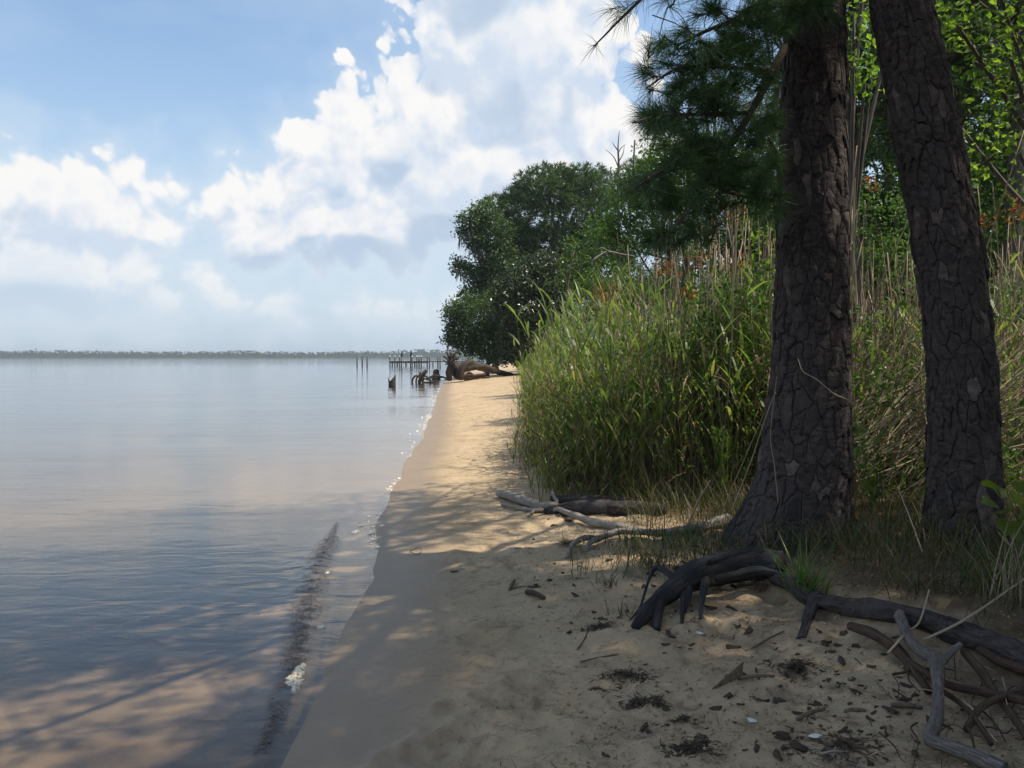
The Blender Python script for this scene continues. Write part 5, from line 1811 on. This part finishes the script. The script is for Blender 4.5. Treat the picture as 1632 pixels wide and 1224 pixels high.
# foam
def foam(mb, x, y, r, z=.006, hgt=.012, ragged=1.0):
    """a low ragged dome of froth"""
    na = 22
    a = np.linspace(0, 2 * math.pi, na + 1)[:-1]
    rr = r * (1 + ragged * 1.3 * (fbm(np.cos(a) * 2.2 + x * 9, np.sin(a) * 2.2 + y * 9, 0, 91, 3) - .5))
    V = []
    for q in (1.0, .93, .75, .5, .25):
        hh = hgt * math.sqrt(1 - q * q) * (.75 + .6 * (fbm(np.cos(a) * q * 4 + x * 9, np.sin(a) * q * 4, 0, 93, 3) - .3))
        V.append(np.stack([x + np.cos(a) * rr * q * .8, y + np.sin(a) * rr * q * 1.4, z - .003 * (q > .99) + hh], -1))
    V.append(np.array([[x, y, z + hgt]]))
    i = np.arange(na); k = (i + 1) % na
    F = np.concatenate([np.stack([g_ * na + i, g_ * na + k, g_ * na + na + k, g_ * na + na + i], 1) for g_ in range(4)])
    mb.add(np.vstack(V), np.stack([4 * na + i, 4 * na + k, np.full(na, 5 * na)], 1), F)
rng2 = np.random.default_rng(92)
mb = MB()
for px, py, r in ((470, 1072, .06), (477, 1062, .05), (463, 1084, .045), (470, 1094, .035), (480, 1070, .035), (461, 1077, .03), (482, 1057, .026), (474, 1084, .045), (468, 1078, .05), (473, 1066, .045)):
    t = at(px, py, 1) ; d = ray(px, py); k = (CAMZ - .03) / -d[2]
    foam(mb, d[0] * k, d[1] * k, r * .8, .012, .018, 1.9)
tag(mb.obj('foam_blob', M['foam']), 'thick cream-coloured blob of foam riding on the small wave', 'foam')
mb = MB()
for y in np.concatenate([rng2.uniform(7.8, 14, 60), rng2.uniform(14, 26, 90), rng2.uniform(26, 50, 90)]):
    if vnoise(y * .7, 2.0, 0, 97) < .38: continue
    x = float(shore(np.array([y]))[0]) - abs(rng2.normal()) * (.03 + .0035 * y)
    foam(mb, x, y, rng2.uniform(.005, .022) * (1 + y * .02), .003, .005, 1.7)
for px, py, r in ((512, 1000, .03), (566, 848, .05), (590, 851, .025), (610, 838, .03), (522, 913, .02)):
    d = ray(px, py); k = CAMZ / -d[2]
    foam(mb, d[0] * k, d[1] * k, r, .004, .006)
tag(mb.obj('foam_flecks', M['foam']), 'line of small foam flecks along the water edge', 'foam', kind='stuff')

# ------------------------------------------------------------------ far end of the beach and the river
def up(px, py, Y): return at(px, py, Y)
# jagged black stump standing in the water
d = ray(625, 614); k = CAMZ / -d[2]; Yb = d[1] * k
mb = MB()
a = np.linspace(0, 2 * math.pi, 13)[:-1]
topz = np.array([.62, .42, .36, .30, .22, .3, .55, .3, .25, .33, .5, .66]) * 1.02
c0 = np.array([d[0] * k, Yb, 0])
R0 = np.stack([c0[0] + .24 * np.cos(a), c0[1] + .24 * np.sin(a), np.full(12, -.4)], -1)
R1 = np.stack([c0[0] + .23 * np.cos(a), c0[1] + .23 * np.sin(a), np.full(12, .12)], -1)
R2 = np.stack([c0[0] + .25 * np.cos(a) - .02, c0[1] + .25 * np.sin(a), topz], -1)
R3 = np.stack([c0[0] + .15 * np.cos(a), c0[1] + .15 * np.sin(a), topz * .5], -1)
i = np.arange(12); k2 = (i + 1) % 12
mb.add(np.vstack([R0, R1, R2, R3, c0[None] + [[0, 0, .15]]]), np.stack([36 + i, 36 + k2, np.full(12, 48)], 1), np.concatenate([np.stack([q * 12 + i, q * 12 + k2, q * 12 + 12 + k2, q * 12 + 12 + i], 1) for q in range(3)]))
tag(mb.obj('tree_stump', M['stump'], smooth=False), 'jagged black stump standing alone in the water', 'stump')

def rootset(name, label, cat, Y, L, mat='stump', group=None, base=None):
    root = empty(name, base if base is not None else at(L[0][0][0], L[0][0][1], Y), label, cat, group)
    for k, (pts) in enumerate(L):
        P = spline([np.append(at(q[0], q[1], Y + (q[3] if len(q) > 3 else 0)), q[2] / FOC * Y) for q in pts], 12)
        mb = MB()
        tube(mb, P[:, :3], P[:, 3], 8, .2, k + 3, (9, 2))
        mb.obj('root' if k else 'trunk', M[mat], root)
    return root
Yt = CAMZ / (-ray(680, 610)[2]) * ray(680, 610)[1]
rootset('driftwood_stump', 'tangle of bare roots lying in the shallows left of the grey stump', 'driftwood', Yt,
        [[(668, 610, 3), (672, 600, 3.2), (677, 593, 3.2), (680, 590, 2.6)], [(657, 611, 1.4), (658, 604, 1.6), (663, 599, 1.6), (670, 602, 1.6)], [(663, 610, 1.2), (664, 603, 1.3), (668, 598, 1.3), (671, 592, .8)],
         [(674, 598, 1.8), (681, 601, 1.8), (686, 607, 1.8), (690, 612, 1.3)], [(676, 602, 1.6), (674, 609, 1.7), (684, 610, 1.8), (698, 607, 1.3)], [(684, 604, 1.4), (690, 600, 1.4), (695, 598, 1.2), (700, 600, 1)], [(669, 596, 1.0), (667, 592, .7)], [(690, 606, 1.3), (694, 602, 1.3), (692, 596, 1)]])
Ys = CAMZ / (-ray(695, 604)[2]) * ray(695, 604)[1]
rootset('tree_stump', 'grey cut-off stump with spreading roots at the water edge near the upturned tree', 'stump', Ys,
        [[(695, 606, 8), (695, 600, 6.2), (695, 594, 4.8), (695, 589.5, 4.4)], [(690, 600, 2.2), (683, 602, 1.6), (676, 605, 1)], [(699, 601, 2.2), (706, 601, 1.6), (711, 604, 1.4), (708, 610, 1)], [(694, 602, 2), (690, 606, 1.4)]])
# the upturned tree
Yf = 58.0
ft = empty('fallen_tree', at(725, 606, Yf), 'big upturned tree with a ragged root plate lying across the end of the beach', 'fallen tree')
P = spline([np.append(at(*q[:3]), q[3]) for q in ((722, 590, 58, .52), (736, 585, 58.4, .44), (752, 582, 59.5, .36), (772, 586, 61.5, .29), (795, 593, 64, .22), (825, 600, 67, .15))], 40)
mb = MB()
tube(mb, P[:, :3], P[:, 3], 18, .32, 4, (9, 1.4), .25)
mb.obj('trunk', M['fallen'], ft)
mb = MB()
c = at(727, 590, 57.6)
tube(mb, spline([at(733, 604, 57.6), at(735, 592, 57.5), at(742, 580, 57.6), at(752, 575, 58)], 10), [.3, .36, .32, .3, .28, .26, .24, .22, .2, .18], 10, .3, 8, (9, 2))
tube(mb, spline([at(716, 606, 57.4), at(716, 594, 57.3), at(718, 582, 57.4)], 8), [.2, .2, .22, .24, .24, .22, .2, .18], 9, .25, 9, (9, 2))
mb.obj('buttress', M['fallen'], ft)
rgr = np.random.default_rng(15)
c = at(720, 577, 57.3)
for k in range(26):
    a = rgr.uniform(-.4, 3.6)
    l = rgr.uniform(.35, .95)
    e = c + np.array([math.cos(a) * l * .75, rgr.uniform(-.5, .3), math.sin(a) * l])
    mb = MB()
    tube(mb, spline([c + rgr.normal(size=3) * .18, (c + e) / 2 + rgr.normal(size=3) * .14, e + rgr.normal(size=3) * .08], 8), np.linspace(.09, .02, 8), 5, .3, k)
    mb.obj('root', M['stump'], ft)
for lb, pts in (('heap of reddish roots in front of the upturned tree', [[(738, 604, 3), (742, 599, 3), (748, 598, 2.6)], [(737, 601, 2), (745, 601, 2.4), (755, 603, 2)], [(742, 598, 2), (748, 594, 2), (754, 597, 1.6)], [(740, 605, 2.4), (750, 604, 2.4), (760, 602, 1.5)], [(746, 601, 2), (752, 598, 2.2), (758, 600, 1.6)]]),
                ('dark root bundle lying on the sand right of the reddish roots', [[(755, 600, 2), (764, 598, 2.2), (774, 597, 1.8)], [(758, 603, 1.6), (768, 601, 1.6), (780, 602, 1.2)]])):
    rootset('root_heap', lb, 'driftwood', 55.5, pts, 'rootred' if 'reddish' in lb else 'stump')

# pier
Yp = 183.0
pier = empty('pier', at(665, 583, Yp), 'long low timber pier with white-capped pilings out in the river', 'pier')
xa, xb = at(621, 577, Yp)[0], -6.0
zd = at(621, 577, Yp)[2]
def bx(mb, x0, x1, y0, y1, z0, z1):
    mb.add([(x0, y0, z0), (x1, y0, z0), (x1, y1, z0), (x0, y1, z0), (x0, y0, z1), (x1, y0, z1), (x1, y1, z1), (x0, y1, z1)], None, [(3, 2, 1, 0), (4, 5, 6, 7), (0, 1, 5, 4), (1, 2, 6, 5), (2, 3, 7, 6), (3, 0, 4, 7)])
mb = MB(); bx(mb, xa, -18.2, Yp, Yp + 3.2, zd - .22, zd + .2); mb.obj('deck', M['pier'], pier, smooth=False)
mb = MB(); bx(mb, -18.2, xb, Yp + .8, Yp + 2.2, zd, zd + .2); mb.obj('walkway', M['pier'], pier, smooth=False)
def pile(x, y, ztop, r, cap):
    mb = MB()
    tube(mb, [(x, y, -1.8), (x, y, zd), (x, y, ztop)], [r, r * .97, r * .92], 8)
    p = mb.obj('piling', M['pier'], pier)
    if cap:
        mb = MB()
        tube(mb, [(x, y, ztop + .002), (x, y, ztop + .1), (x, y, ztop + .24)], [r * 1.2, r * 1.2, .02], 8)
        mb.obj('cap', M['cap'], p)
for px, cap in ((621.5, 1), (629.5, 1), (637, 1), (640, 0), (654.5, 0), (657, 1), (664.5, 1), (668, 1), (671.5, 1), (681, 0), (684.5, 0), (698, 0), (701.5, 0)):
    pile(at(px, 570, Yp)[0], Yp - .15, at(px, 568.5, Yp)[2], .135, cap)
for px in (625, 633, 647, 661, 690): pile(at(px, 570, Yp + 3)[0], Yp + 3.0, zd, .15, 0)
for px, top, lb in ((640.3, 560, 'left one of two furled dark parasols standing on the pier'), (655.2, 558, 'right, taller one of two furled dark parasols standing on the pier')):
    b = at(px, 576, Yp + 1.2); b[2] = zd + .18
    t = at(px, top, Yp + 1.2)
    root = empty('parasol', b, lb, 'parasol', 'furled parasols on the pier')
    mb = MB(); tube(mb, [b, t], [.05, .05], 6); mb.obj('pole', M['pier'], root)
    mb = MB(); hh = t[2] - b[2]
    tube(mb, [b + [0, 0, hh * .42], b + [0, 0, hh * .55], b + [0, 0, hh * .8], t + [0, 0, .05]], [.22, .26, .17, .03], 9, .15, 3); mb.obj('canopy', M['cloth'], root)
for px, lb in ((569, 'leftmost of three bare pilings standing in the river left of the pier'), (577.3, 'middle one of three bare pilings standing in the river'), (585, 'rightmost of three bare pilings, nearest to the pier')):
    b = at(px, 570, 180)
    mb = MB()
    tube(mb, [(b[0], 180, -1.8), (b[0], 180, 1), (b[0] + .03, 180, at(px, 568, 180)[2])], [.14, .135, .125], 8, .05)
    tag(mb.obj('piling', M['pier']), lb, 'piling', 'bare pilings in the river')
